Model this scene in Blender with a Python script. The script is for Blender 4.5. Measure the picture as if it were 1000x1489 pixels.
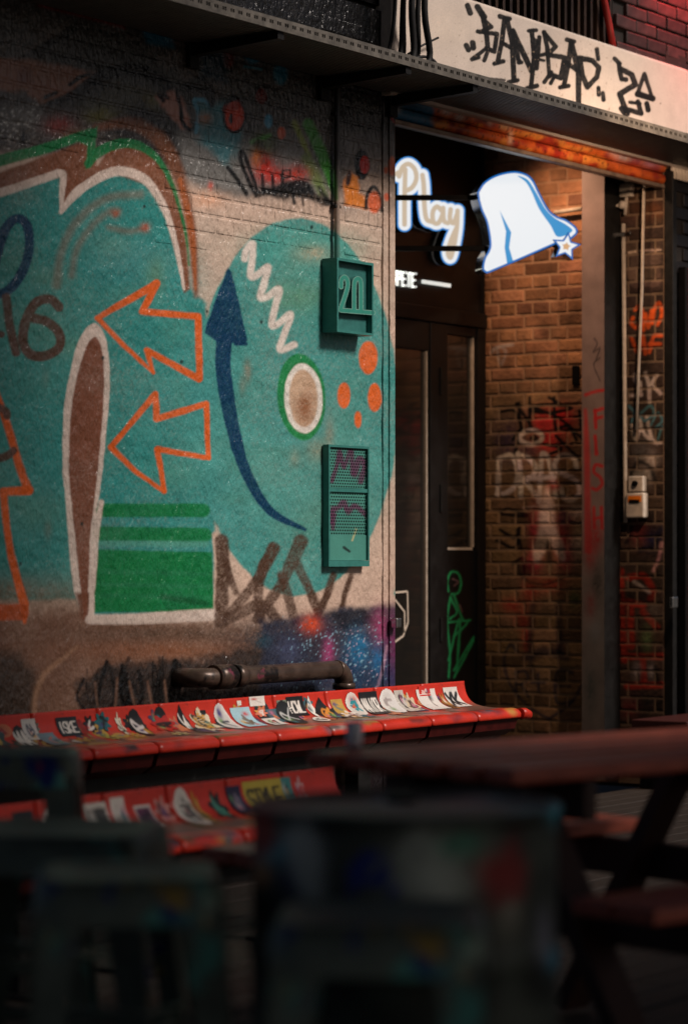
import bpy, bmesh, math, random
import numpy as np
from mathutils import Vector

random.seed(7)
rng = np.random.default_rng(11)
for o in list(bpy.data.objects):
    bpy.data.objects.remove(o, do_unlink=True)
scene = bpy.context.scene
COL = scene.collection

# ------------------------------------------------------------------ camera
F = 3800.0                 # focal length in photo pixels (photo is 1000 px wide)
CX, CY = 500.0, 804.0      # principal column, horizon row
PHI = math.radians(35.0)
D2 = np.array([math.cos(PHI), math.sin(PHI), 0.0])     # view direction (level)
R2 = np.array([math.sin(PHI), -math.cos(PHI), 0.0])    # image right
CAM = np.array([-9.34, -6.54, 1.2])
cam_d = bpy.data.cameras.new("camera")
cam = bpy.data.objects.new("camera", cam_d)
COL.objects.link(cam)
cam.location = CAM
cam.rotation_euler = (math.radians(90), 0, math.atan2(D2[1], D2[0]) - math.pi / 2)
cam_d.sensor_fit = 'HORIZONTAL'
cam_d.sensor_width = 24.0
cam_d.lens = F / 1000 * 24.0
cam_d.shift_y = (CY - 744.5) / 1000
cam_d.clip_start = 0.05
cam_d.clip_end = 1000
cam_d.dof.use_dof = True
cam_d.dof.focus_distance = 11.2
cam_d.dof.aperture_fstop = 1.9
scene.camera = cam

# ------------------------------------------------------------------ light
SUN_ELEV, SUN_AZ = math.radians(42), math.radians(13)   # azimuth measured from wall normal towards +x
SUNDIR = Vector((math.sin(SUN_AZ) * math.cos(SUN_ELEV), -math.cos(SUN_AZ) * math.cos(SUN_ELEV), math.sin(SUN_ELEV)))
world = bpy.data.worlds.new("World")
scene.world = world
world.use_nodes = True
wn = world.node_tree
bg = wn.nodes["Background"]
sky = wn.nodes.new("ShaderNodeTexSky")
sky.sky_type = 'NISHITA'
sky.sun_disc = False
sky.air_density = 0.6
sky.dust_density = 4.0
sky.sun_elevation = SUN_ELEV
sky.sun_rotation = math.atan2(SUNDIR.x, SUNDIR.y)
wn.links.new(sky.outputs[0], bg.inputs[0])
bg.inputs[1].default_value = 0.032
sun_d = bpy.data.lights.new("sun", 'SUN')
sun_d.energy = 3.4
sun_d.angle = math.radians(13)
sun_d.color = (1.0, 0.89, 0.82)
sun = bpy.data.objects.new("sun", sun_d)
COL.objects.link(sun)
sun.rotation_euler = SUNDIR.to_track_quat('Z', 'Y').to_euler()
vs = scene.view_settings
vs.view_transform = 'Standard'
vs.look = 'None'
vs.exposure = 0.0
vs.gamma = 1.0
vs.use_curve_mapping = False

# ------------------------------------------------------------------ helpers
def lin(c):
    c = np.asarray(c, float) / 255.0
    return np.where(c <= 0.04045, c / 12.92, ((c + 0.055) / 1.055) ** 2.4)

def proj(P):
    """world points (n,3) -> photo pixels"""
    q = np.asarray(P, float) - CAM
    d = q @ D2
    return CX + F * (q @ R2) / d, CY - F * q[..., 2] / d

def ray(u, v):
    u = np.asarray(u, float); v = np.asarray(v, float)
    return D2 + ((u - CX) / F)[..., None] * R2 + ((CY - v) / F)[..., None] * np.array([0, 0, 1.0])

def on_plane(u, v, p0, n):
    d = ray(u, v)
    t = ((np.asarray(p0, float) - CAM) @ np.asarray(n, float)) / (d @ np.asarray(n, float))
    return CAM + t[..., None] * d

def on_y(u, v, y): return on_plane(np.array(u), np.array(v), (0, y, 0), (0, 1, 0))
def on_x(u, v, x): return on_plane(np.array(u), np.array(v), (x, 0, 0), (1, 0, 0))
def on_z(u, v, z): return on_plane(np.array(u), np.array(v), (0, 0, z), (0, 0, 1))

def tag(o, label=None, cat=None, group=None, kind=None):
    if label: o['label'] = label
    if cat: o['category'] = cat
    if group: o['group'] = group
    if kind: o['kind'] = kind
    return o

def empty(name, loc=(0, 0, 0), rz=0.0):
    o = bpy.data.objects.new(name, None)
    o.empty_display_size = 0.05
    COL.objects.link(o)
    o.location = loc
    o.rotation_euler = (0, 0, rz)
    return o

def link(name, me, mat=None, parent=None, loc=None, rot=None):
    o = bpy.data.objects.new(name, me)
    COL.objects.link(o)
    if mat is not None and len(me.materials) == 0:
        me.materials.append(mat)
    if loc is not None: o.location = loc
    if rot is not None: o.rotation_euler = rot
    if parent is not None: o.parent = parent
    return o

def mesh_np(name, verts, faces, colors=None, smooth=False):
    me = bpy.data.meshes.new(name)
    verts = np.asarray(verts, np.float32); faces = np.asarray(faces, np.int32)
    k = faces.shape[1]
    me.vertices.add(len(verts)); me.vertices.foreach_set("co", verts.ravel())
    me.loops.add(faces.size); me.loops.foreach_set("vertex_index", faces.ravel())
    me.polygons.add(len(faces))
    me.polygons.foreach_set("loop_start", np.arange(0, faces.size, k, dtype=np.int32))
    if smooth:
        me.polygons.foreach_set("use_smooth", np.ones(len(faces), bool))
    me.update(calc_edges=True)
    if colors is not None:
        a = me.color_attributes.new("paint", 'FLOAT_COLOR', 'POINT')
        c = np.ones((len(verts), 4), np.float32); c[:, :3] = colors
        a.data.foreach_set("color", c.ravel())
    return me

def grid_faces(nx, ny):
    i = np.arange(nx - 1)[None, :]; j = np.arange(ny - 1)[:, None]
    a = j * nx + i
    return np.stack([a, a + 1, a + 1 + nx, a + nx], -1).reshape(-1, 4)

class MB:
    """collects simple shapes into one mesh"""
    def __init__(s): s.bm = bmesh.new()
    def box(s, x0, x1, y0, y1, z0, z1, bevel=0.0):
        r = bmesh.ops.create_cube(s.bm, size=1.0)
        vs_ = r['verts']
        for v in vs_:
            v.co = Vector(((x0 + x1) / 2 + v.co.x * (x1 - x0), (y0 + y1) / 2 + v.co.y * (y1 - y0), (z0 + z1) / 2 + v.co.z * (z1 - z0)))
        if bevel > 0:
            es = list({e for v in vs_ for e in v.link_edges})
            bmesh.ops.bevel(s.bm, geom=es, offset=bevel, segments=2, affect='EDGES', profile=0.5)
        return s
    def bar(s, a, b, w, h, up=(0, 0, 1), w2=None, h2=None):
        a = Vector(a); b = Vector(b); d = (b - a).normalized()
        up = Vector(up)
        if abs(d.dot(up)) > 0.98: up = Vector((1, 0, 0))
        sx = d.cross(up).normalized(); sy = sx.cross(d).normalized()
        w2 = w if w2 is None else w2; h2 = h if h2 is None else h2
        vv = []
        for p, ww, hh in ((a, w, h), (b, w2, h2)):
            for i, j in ((-1, -1), (1, -1), (1, 1), (-1, 1)):
                vv.append(s.bm.verts.new(p + sx * i * ww / 2 + sy * j * hh / 2))
        for q in ((3, 2, 1, 0), (4, 5, 6, 7), (0, 1, 5, 4), (1, 2, 6, 5), (2, 3, 7, 6), (3, 0, 4, 7)):
            s.bm.faces.new([vv[i] for i in q])
        return s
    def tube(s, pts, r, seg=10, cap=True):
        pts = [Vector(p) for p in pts]
        rr = r if isinstance(r, (list, tuple)) else [r] * len(pts)
        rings = []; prev = None
        for i, p in enumerate(pts):
            d = (pts[min(i + 1, len(pts) - 1)] - pts[max(i - 1, 0)]).normalized()
            if prev is None:
                u = d.orthogonal().normalized()
            else:
                u = (prev - d * prev.dot(d)).normalized()
            prev = u; w = d.cross(u)
            rings.append([s.bm.verts.new(p + (u * math.cos(2 * math.pi * k / seg) + w * math.sin(2 * math.pi * k / seg)) * rr[i]) for k in range(seg)])
        for a, b in zip(rings, rings[1:]):
            for k in range(seg):
                f = s.bm.faces.new((a[k], a[(k + 1) % seg], b[(k + 1) % seg], b[k])); f.smooth = True
        if cap:
            s.bm.faces.new(rings[0][::-1]); s.bm.faces.new(rings[-1])
        return s
    def lathe(s, prof, seg=32, c=(0, 0, 0)):
        rings = [[s.bm.verts.new((c[0] + r * math.cos(2 * math.pi * k / seg), c[1] + r * math.sin(2 * math.pi * k / seg), c[2] + z)) for k in range(seg)] for r, z in prof]
        for a, b in zip(rings, rings[1:]):
            for k in range(seg):
                f = s.bm.faces.new((a[k], a[(k + 1) % seg], b[(k + 1) % seg], b[k])); f.smooth = True
        s.bm.faces.new(rings[0][::-1]); s.bm.faces.new(rings[-1])
        return s
    def prism(s, pts, ext):
        """polygon (3d points) extruded by vector ext"""
        a = [s.bm.verts.new(p) for p in pts]
        b = [s.bm.verts.new(Vector(p) + Vector(ext)) for p in pts]
        n = len(a)
        s.bm.faces.new(a[::-1]); s.bm.faces.new(b)
        for i in range(n):
            s.bm.faces.new((a[i], a[(i + 1) % n], b[(i + 1) % n], b[i]))
        return s
    def mesh(s, name):
        bmesh.ops.recalc_face_normals(s.bm, faces=s.bm.faces)
        me = bpy.data.meshes.new(name)
        s.bm.to_mesh(me); s.bm.free()
        return me
    def build(s, name, mat, parent=None, loc=None, rot=None):
        return link(name, s.mesh(name), mat, parent, loc, rot)

# ------------------------------------------------------------------ materials
def new_mat(name):
    m = bpy.data.materials.new(name); m.use_nodes = True
    nt = m.node_tree
    return m, nt, nt.nodes["Principled BSDF"]

def nd(nt, t, **kw):
    n = nt.nodes.new(t)
    for k, v in kw.items(): setattr(n, k, v)
    return n

def noise(nt, scale, detail=4, vec_scale=(1, 1, 1), rough=0.55, coord='Object'):
    tc = nd(nt, "ShaderNodeTexCoord"); mp = nd(nt, "ShaderNodeMapping")
    mp.inputs['Scale'].default_value = vec_scale
    nt.links.new(tc.outputs[coord], mp.inputs[0])
    n = nd(nt, "ShaderNodeTexNoise")
    n.inputs['Scale'].default_value = scale; n.inputs['Detail'].default_value = detail
    n.inputs['Roughness'].default_value = rough
    nt.links.new(mp.outputs[0], n.inputs['Vector'])
    return n

def ramp(nt, src, stops):
    r = nd(nt, "ShaderNodeValToRGB")
    e = r.color_ramp.elements
    while len(e) > 1: e.remove(e[-1])
    e[0].position = stops[0][0]; e[0].color = (*stops[0][1], 1)
    for p, c in stops[1:]:
        x = e.new(p); x.color = (*c, 1)
    nt.links.new(src, r.inputs[0])
    return r

def mixc(nt, fac, a, b, mode='MIX'):
    m = nd(nt, "ShaderNodeMix", data_type='RGBA', blend_type=mode)
    for sock, v in ((m.inputs[0], fac), (m.inputs[6], a), (m.inputs[7], b)):
        if hasattr(v, 'is_linked'): nt.links.new(v, sock)
        elif isinstance(v, (int, float)): sock.default_value = v
        else: sock.default_value = (*v, 1)
    return m.outputs[2]

def add_bump(nt, bs, h, strength, dist):
    b = nd(nt, "ShaderNodeBump")
    b.inputs['Strength'].default_value = strength; b.inputs['Distance'].default_value = dist
    nt.links.new(h, b.inputs['Height']); nt.links.new(b.outputs[0], bs.inputs['Normal'])
    return b

def painted(name, rough=(0.35, 0.6), bump=0.4, dist=0.004, bscale=70, vsc=(1, 1, 0.55), var=0.35, coord='Object', metal=0.0, emit=0.0, coat=0.0, grit=0.0, spec=0.35, fine=1.0, bdet=5):
    """reads the colour painted on the mesh, adds grain, wear and relief"""
    m, nt, bs = new_mat(name)
    at = nd(nt, "ShaderNodeAttribute", attribute_name="paint")
    n1 = noise(nt, 9, 6, coord=coord)
    n2 = noise(nt, 160, 3, coord=coord)
    v1 = ramp(nt, n1.outputs[0], [(0.3, (1 - var,) * 3), (0.7, (1.0,) * 3)])
    c = mixc(nt, 1.0, at.outputs[0], v1.outputs[0], 'MULTIPLY')
    v2 = ramp(nt, n2.outputs[0], [(0.35, (1 - .1 * fine,) * 3), (0.65, (1 + .04 * fine,) * 3)])
    c = mixc(nt, 1.0, c, v2.outputs[0], 'MULTIPLY')
    if grit:
        n4 = noise(nt, 34, 8, rough=0.75, coord=coord)
        g = ramp(nt, n4.outputs[0], [(0.60, (0, 0, 0)), (0.68, (1, 1, 1))])
        gm = nd(nt, "ShaderNodeMath", operation='MULTIPLY'); gm.inputs[1].default_value = grit
        nt.links.new(g.outputs[0], gm.inputs[0])
        c = mixc(nt, gm.outputs[0], c, (0.035, 0.03, 0.026))
    nt.links.new(c, bs.inputs['Base Color'])
    rr = nd(nt, "ShaderNodeMapRange"); rr.inputs[3].default_value, rr.inputs[4].default_value = rough
    nt.links.new(n1.outputs[0], rr.inputs[0]); nt.links.new(rr.outputs[0], bs.inputs['Roughness'])
    bs.inputs['Metallic'].default_value = metal
    bs.inputs['Specular IOR Level'].default_value = spec
    if coat:
        bs.inputs['Coat Weight'].default_value = coat
        bs.inputs['Coat Roughness'].default_value = 0.22
    n3 = noise(nt, bscale, bdet, vsc, 0.6, coord)
    add_bump(nt, bs, n3.outputs[0], bump, dist)
    if emit:
        bs.inputs['Base Color'].default_value = (.02, .02, .02, 1)
        nt.links.remove(bs.inputs['Base Color'].links[0])
        nt.links.new(at.outputs[0], bs.inputs['Emission Color'])
        bs.inputs['Emission Strength'].default_value = emit
    return m

def plain(name, rgb, rough=0.55, metal=0.0, var=0.35, bump=0.15, scale=30, vsc=(1, 1, 1), spots=None, dist=0.003, spec=0.3):
    m, nt, bs = new_mat(name)
    base = lin(rgb)
    n1 = noise(nt, scale, 7, vsc, 0.62)
    c = ramp(nt, n1.outputs[0], [(0.28, tuple(base * (1 - var))), (0.72, tuple(np.minimum(base * (1 + 0.4 * var), 1)))]).outputs[0]
    if spots:
        for k, (col, sc, lo) in enumerate(spots):
            n = noise(nt, sc, 4, (1 + 0.13 * k, 1.1 + 0.2 * k, 1), 0.6)
            mp = n.id_data
            g = ramp(nt, n.outputs[0], [(lo, (0, 0, 0)), (lo + 0.05, (1, 1, 1))])
            c = mixc(nt, g.outputs[0], c, tuple(lin(col)))
    nt.links.new(c, bs.inputs['Base Color'])
    rr = nd(nt, "ShaderNodeMapRange"); rr.inputs[3].default_value = max(rough - 0.15, 0.05); rr.inputs[4].default_value = min(rough + 0.15, 1)
    nt.links.new(n1.outputs[0], rr.inputs[0]); nt.links.new(rr.outputs[0], bs.inputs['Roughness'])
    bs.inputs['Metallic'].default_value = metal
    bs.inputs['Specular IOR Level'].default_value = spec
    if bump: add_bump(nt, bs, n1.outputs[0], bump, dist)
    return m

def glow(name, rgb, strength):
    m, nt, bs = new_mat(name)
    bs.inputs['Base Color'].default_value = (*lin(rgb), 1)
    bs.inputs['Emission Color'].default_value = (*lin(rgb), 1)
    bs.inputs['Emission Strength'].default_value = strength
    bs.inputs['Roughness'].default_value = 0.4
    return m

M = {}
M['wall'] = painted('painted_wall', (0.12, 0.34), 0.9, 0.0155, 45, (1, 1, 0.48), 0.2, grit=0.14, spec=0.5, fine=0.2, bdet=3)
M['brick'] = painted('recess_brick', (0.6, 0.9), 0.8, 0.008, 45, (1, 1, 1), 0.5, grit=0.45, spec=0.15)
M['signpaint'] = painted('sign_board_paint', (0.5, 0.7), 0.1, 0.002, 40, (1, 1, 1), 0.14, spec=0.2)
M['shutter'] = painted('shutter_paint', (0.3, 0.5), 0.3, 0.003, 60, (1, 1, 1), 0.45, grit=0.5)
M['enamel'] = painted('teal_enamel', (0.3, 0.5), 0.15, 0.002, 90, (1, 1, 1), 0.2, grit=0.2)
M['drum'] = painted('drum_paint', (0.4, 0.65), 0.2, 0.003, 40, (1, 1, 1), 0.5, grit=0.5)
M['seat'] = painted('red_seat_plastic', (0.28, 0.5), 0.12, 0.002, 60, (1, 1, 1), 0.25, grit=0.45, coat=0.2)
M['sticker'] = painted('sticker_print', (0.35, 0.55), 0.1, 0.001, 90, (1, 1, 1), 0.2, grit=0.3)
M['lit'] = painted('lit_sign_face', (0.3, 0.4), 0.0, 0.001, 20, (1, 1, 1), 0.03, emit=0.95, spec=0.05)
M['steel_dark'] = plain('dark_steel', (38, 37, 36), 0.5, 0.6, 0.4, 0.1, 25)
M['steel_tray'] = plain('galvanised_tray', (112, 106, 98), 0.5, 0.5, 0.45, 0.1, 22)
M['chrome'] = plain('polished_metal', (190, 188, 185), 0.22, 1.0, 0.2, 0.05, 12)
M['black'] = plain('black_paint', (14, 13, 13), 0.6, 0.0, 0.4, 0.06, 18, spec=0.1)
M['black_door'] = plain('black_door_paint', (20, 18, 17), 0.42, 0.0, 0.4, 0.08, 14)
M['cable'] = plain('cable_rubber', (26, 25, 25), 0.6, 0.0, 0.3, 0.1, 60)
M['conduit'] = plain('white_conduit', (186, 172, 156), 0.45, 0.0, 0.3, 0.1, 30)
M['plasticw'] = plain('white_plastic_box', (196, 182, 166), 0.45, 0.0, 0.25, 0.08, 30)
M['dark_in'] = plain('dark_interior', (30, 25, 22), 0.8, 0.0, 0.4, 0.1, 6)
M['mortar'] = painted('mortar_face', (0.75, 0.95), 0.7, 0.006, 80, (1, 1, 1), 0.4, grit=0.2, spec=0.15)
M['wood_red'] = plain('oiled_red_brown_timber', (206, 108, 86), 0.36, 0.0, 0.6, 0.35, 12, (1, 9, 9))
M['deck'] = plain('weathered_deck_timber', (46, 38, 32), 0.65, 0.0, 0.6, 0.4, 10, (1, 10, 10), dist=0.004)
M['ground'] = plain('ground_concrete', (70, 66, 62), 0.85, 0.0, 0.4, 0.3, 3)
M['stool'] = plain('paint_smeared_steel', (112, 120, 106), 0.45, 0.3, 0.5, 0.15, 9,
                   spots=[((96, 160, 144), 6, 0.58), ((170, 140, 70), 8, 0.64), ((36, 50, 120), 7, 0.62), ((170, 56, 44), 9, 0.66)])
M['fabric'] = plain('added_canopy_fabric', (34, 32, 30), 0.9, 0.0, 0.3, 0.2, 20)
M['pipe'] = plain('paint_stained_iron_pipe', (88, 72, 62), 0.32, 0.3, 0.55, 0.25, 14,
                  spots=[((120, 60, 74), 9, 0.63), ((60, 118, 120), 14, 0.68), ((34, 30, 28), 6, 0.58)])
M['red_metal'] = plain('red_paint_and_reflection', (150, 36, 30), 0.45, 0.0, 0.5, 0.15, 12)  # paint of the red pipe; stands for reflected red light on the gate
M['cap'] = plain('red_seat_cap', (196, 46, 28), .4, 0, .4, .1, 20)
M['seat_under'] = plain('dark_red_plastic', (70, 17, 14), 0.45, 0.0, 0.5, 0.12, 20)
M['fish'] = painted('column_paint', (0.45, 0.7), 0.2, 0.003, 40, (1, 1, 1), 0.3)
def glass_mat():
    m, nt, bs = new_mat('dark_door_glass')
    bs.inputs['Base Color'].default_value = (0.012, 0.011, 0.010, 1)
    n = noise(nt, 5, 4)
    rr = nd(nt, "ShaderNodeMapRange"); rr.inputs[3].default_value = 0.03; rr.inputs[4].default_value = 0.16
    nt.links.new(n.outputs[0], rr.inputs[0]); nt.links.new(rr.outputs[0], bs.inputs['Roughness'])
    bs.inputs['IOR'].default_value = 2.0
    return m
M['glass'] = glass_mat()

# ------------------------------------------------------------------ painter
def value_noise(h, w, cell, seed):
    r = np.random.default_rng(seed)
    gh, gw = int(h / cell) + 3, int(w / cell) + 3
    g = r.standard_normal((gh, gw)).astype(np.float32)
    y = np.arange(h) / cell; x = np.arange(w) / cell
    yi = y.astype(int); xi = x.astype(int)
    fy = (y - yi)[:, None]; fx = (x - xi)[None, :]
    fy = fy * fy * (3 - 2 * fy); fx = fx * fx * (3 - 2 * fx)
    a = g[yi][:, xi]; b = g[yi][:, xi + 1]; c = g[yi + 1][:, xi]; d = g[yi + 1][:, xi + 1]
    return (a * (1 - fx) + b * fx) * (1 - fy) + (c * (1 - fx) + d * fx) * fy

def catmull(pts, n=10, closed=False):
    p = [np.array(q, float) for q in pts]
    if len(p) < 3: return np.array(p)
    if closed: p = [p[-1]] + p + [p[0], p[1]]
    else: p = [2 * p[0] - p[1]] + p + [2 * p[-1] - p[-2]]
    out = []
    for i in range(1, len(p) - 2):
        for t in np.linspace(0, 1, n, endpoint=False):
            out.append(0.5 * (2 * p[i] + (p[i + 1] - p[i - 1]) * t + (2 * p[i - 1] - 5 * p[i] + 4 * p[i + 1] - p[i + 2]) * t * t + (3 * p[i] - p[i - 1] - 3 * p[i + 1] + p[i + 2]) * t ** 3))
    if not closed: out.append(p[-2])
    return np.array(out)

def seg_dist(px, py, pts, ws=None):
    """distance to polyline, minus half-width interpolated along it"""
    best = np.full(px.shape, 1e9, np.float32)
    n = len(pts)
    for i in range(n - 1):
        a, b = pts[i], pts[i + 1]
        ab = b - a; L = ab @ ab + 1e-9
        t = np.clip(((px - a[0]) * ab[0] + (py - a[1]) * ab[1]) / L, 0, 1)
        d = np.hypot(px - a[0] - t * ab[0], py - a[1] - t * ab[1])
        if ws is not None: d = d - (ws[i] + (ws[i + 1] - ws[i]) * t)
        best = np.minimum(best, d)
    return best

def poly_sdf(px, py, pts):
    pts = np.asarray(pts, float)
    d = seg_dist(px, py, np.vstack([pts, pts[:1]]))
    inside = np.zeros(px.shape, bool)
    j = len(pts) - 1
    for i in range(len(pts)):
        xi, yi = pts[i]; xj, yj = pts[j]
        if yi != yj:
            c = ((yi > py) != (yj > py)) & (px < (xj - xi) * (py - yi) / (yj - yi) + xi)
            inside ^= c
        j = i
    return np.where(inside, -d, d)

class Canvas:
    """a painting laid out in photo pixels, later sampled where each surface point sits"""
    def __init__(s, x0, y0, x1, y1, base, sc=1.0, seed=1):
        s.x0, s.y0, s.sc = x0, y0, sc
        s.w, s.h = int((x1 - x0) * sc), int((y1 - y0) * sc)
        s.a = np.empty((s.h, s.w, 3), np.float32); s.a[:] = lin(base)
        s.n1 = value_noise(s.h, s.w, 13 * sc, seed) * 0.6 + value_noise(s.h, s.w, 6 * sc, seed + 1) * 0.4
        s.n2 = value_noise(s.h, s.w, 2 * sc, seed + 2)
        s.n3 = value_noise(s.h, s.w, 45 * sc, seed + 3)
    def win(s, xa, ya, xb, yb):
        i0 = max(int((xa - s.x0) * s.sc), 0); i1 = min(int((xb - s.x0) * s.sc) + 2, s.w)
        j0 = max(int((ya - s.y0) * s.sc), 0); j1 = min(int((yb - s.y0) * s.sc) + 2, s.h)
        if i1 <= i0 or j1 <= j0: return None
        X, Y = np.meshgrid((np.arange(i0, i1) + 0.5) / s.sc + s.x0, (np.arange(j0, j1) + 0.5) / s.sc + s.y0)
        return (slice(j0, j1), slice(i0, i1)), X, Y
    def lay(s, sl, d, color, soft, op, wob, grain):
        d = d + wob * s.n1[sl]
        t = np.clip(0.5 - d / (2 * soft), 0, 1); t = t * t * (3 - 2 * t)
        t = np.clip(t * op * (1 + grain * s.n2[sl] + grain * 0.7 * s.n3[sl]), 0, 1)[..., None]
        s.a[sl] = s.a[sl] * (1 - t) + lin(color) * t
    def stroke(s, pts, w, color, soft=0.9, op=0.96, wob=0.35, grain=0.06, curve=True, closed=False):
        n0 = len(pts)
        p = catmull(pts, 8, closed) if curve else np.array(pts, float)
        if closed: p = np.vstack([p, p[:1]])
        if isinstance(w, (list, tuple)):
            ws = np.interp(np.linspace(0, 1, len(p)), np.linspace(0, 1, len(w)), w) / 2
        else: ws = np.full(len(p), w / 2)
        pad = ws.max() + soft * 2 + 3 + abs(wob) * 3
        r = s.win(p[:, 0].min() - pad, p[:, 1].min() - pad, p[:, 0].max() + pad, p[:, 1].max() + pad)
        if r is None: return
        sl, X, Y = r
        s.lay(sl, seg_dist(X, Y, p, ws), color, soft, op, wob, grain)
    def poly(s, pts, color, soft=1.0, op=0.97, wob=0.4, grain=0.06, curve=False):
        p = catmull(pts, 8, True) if curve else np.array(pts, float)
        pad = soft * 2 + 4 + abs(wob) * 3
        r = s.win(p[:, 0].min() - pad, p[:, 1].min() - pad, p[:, 0].max() + pad, p[:, 1].max() + pad)
        if r is None: return
        sl, X, Y = r
        s.lay(sl, poly_sdf(X, Y, p), color, soft, op, wob, grain)
    def oval(s, cx, cy, rx, ry, color, soft=1.0, op=0.97, wob=0.4, grain=0.06, tilt=0.0):
        m = max(rx, ry) + soft * 2 + 4 + abs(wob) * 3
        r = s.win(cx - m, cy - m, cx + m, cy + m)
        if r is None: return
        sl, X, Y = r
        c, q = math.cos(tilt), math.sin(tilt)
        x = (X - cx) * c + (Y - cy) * q; y = -(X - cx) * q + (Y - cy) * c
        k = np.hypot(x / rx, y / ry)
        g = np.hypot(x / rx ** 2, y / ry ** 2) + 1e-6
        s.lay(sl, k * (k - 1) / g, color, soft, op, wob, grain)
    def blob(s, cx, cy, rx, ry, color, op=0.7, grain=0.25):
        r = s.win(cx - 2.4 * rx, cy - 2.4 * ry, cx + 2.4 * rx, cy + 2.4 * ry)
        if r is None: return
        sl, X, Y = r
        t = np.exp(-(((X - cx) / rx) ** 2 + ((Y - cy) / ry) ** 2) * 1.2)
        t = np.clip(t * op * (1 + grain * s.n2[sl] + 0.6 * grain * s.n1[sl]), 0, 1)[..., None]
        s.a[sl] = s.a[sl] * (1 - t) + lin(color) * t
    def speckle(s, xa, ya, xb, yb, color, thr, op=0.8, seed=5, cell=2.5):
        r = s.win(xa, ya, xb, yb)
        if r is None: return
        sl, X, Y = r
        n = value_noise(X.shape[0], X.shape[1], cell * s.sc, seed)
        ex = np.clip(np.minimum(np.minimum(X - xa, xb - X) / (0.25 * (xb - xa)), np.minimum(Y - ya, yb - Y) / (0.25 * (yb - ya))), 0, 1)
        t = (np.clip((n * (0.4 + 0.6 * ex) - thr) * 4, 0, 1) * op * (ex > 0))[..., None]
        s.a[sl] = s.a[sl] * (1 - t) + lin(color) * t
    def text(s, txt, x, y, w, h, color, lw, gap=0.25, skew=0.0, slope=0.0, op=0.95, soft=0.6, wob=0.1):
        for k, ch in enumerate(txt):
            ox = x + k * w * (1 + gap)
            for st in FONT.get(ch, []):
                pts = [(ox + (px / 4) * w + skew * (1 - py / 6) * h, y + (py / 6) * h + slope * (ox + (px / 4) * w - x)) for px, py in st]
                s.stroke(pts, lw, color, soft, op, wob, 0.05, curve=False)
    def sample(s, u, v):
        x = np.clip((np.asarray(u) - s.x0) * s.sc - 0.5, 0, s.w - 1.001); y = np.clip((np.asarray(v) - s.y0) * s.sc - 0.5, 0, s.h - 1.001)
        xi = x.astype(int); yi = y.astype(int); fx = (x - xi)[..., None]; fy = (y - yi)[..., None]
        a = s.a
        return (a[yi, xi] * (1 - fx) + a[yi, xi + 1] * fx) * (1 - fy) + (a[yi + 1, xi] * (1 - fx) + a[yi + 1, xi + 1] * fx) * fy

# stroke letters on a 4 x 6 box, y downwards
FONT = {
 'A': [[(0, 6), (2, 0), (4, 6)], [(0.8, 4), (3.2, 4)]],
 'B': [[(0, 0), (0, 6), (3, 6), (4, 5), (3, 3), (0, 3)], [(0, 0), (3, 0), (3.6, 1.2), (3, 3)]],
 'C': [[(4, 1), (3, 0), (1, 0), (0, 1.5), (0, 4.5), (1, 6), (3, 6), (4, 5)]],
 'E': [[(4, 0), (0, 0), (0, 6), (4, 6)], [(0, 3), (3.2, 3)]],
 'F': [[(4, 0), (0, 0), (0, 6)], [(0, 2.8), (3, 2.8)]],
 'G': [[(4, 1), (3, 0), (1, 0), (0, 1.5), (0, 4.5), (1, 6), (3, 6), (4, 4.5), (4, 3.2), (2.2, 3.2)]],
 'H': [[(0, 0), (0, 6)], [(4, 0), (4, 6)], [(0, 3), (4, 3)]],
 'I': [[(2, 0), (2, 6)]],
 'J': [[(4, 0), (4, 4.5), (3, 6), (1, 6), (0, 4.8)]],
 'K': [[(0, 0), (0, 6)], [(4, 0), (0, 3.4), (4, 6)]],
 'L': [[(0, 0), (0, 6), (4, 6)]],
 'M': [[(0, 6), (0.3, 0), (2, 4), (3.7, 0), (4, 6)]],
 'N': [[(0, 6), (0, 0), (4, 6), (4, 0)]],
 'O': [[(1, 0), (3, 0), (4, 1.5), (4, 4.5), (3, 6), (1, 6), (0, 4.5), (0, 1.5), (1, 0)]],
 'P': [[(0, 6), (0, 0), (3, 0), (4, 1.5), (3, 3.2), (0, 3.2)]],
 'R': [[(0, 6), (0, 0), (3, 0), (4, 1.5), (3, 3), (0, 3)], [(1.6, 3), (4, 6)]],
 'S': [[(4, 1), (3, 0), (1, 0), (0, 1.4), (1, 2.8), (3, 3.2), (4, 4.6), (3, 6), (1, 6), (0, 5)]],
 'T': [[(0, 0), (4, 0)], [(2, 0), (2, 6)]],
 'U': [[(0, 0), (0, 5), (1, 6), (3, 6), (4, 5), (4, 0)]],
 'V': [[(0, 0), (2, 6), (4, 0)]],
 'W': [[(0, 0), (1, 6), (2, 2), (3, 6), (4, 0)]],
 'X': [[(0, 0), (4, 6)], [(4, 0), (0, 6)]],
 'Y': [[(0, 0), (2, 3), (4, 0)], [(2, 3), (2, 6)]],
 'Z': [[(0, 0), (4, 0), (0, 6), (4, 6)]],
 '-': [[(0.5, 3), (3.5, 3)]],
}

TEAL, TEAL2 = (73, 153, 146), (50, 142, 136)
BEIGE, WHITE = (212, 183, 163), (226, 206, 192)
ORANGE, NAVY = (226, 100, 32), (6, 56, 90)
GREEN, BROWN, BLK = (18, 122, 66), (122, 76, 52), (10, 9, 10)
DBROWN = (96, 68, 54)

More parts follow.
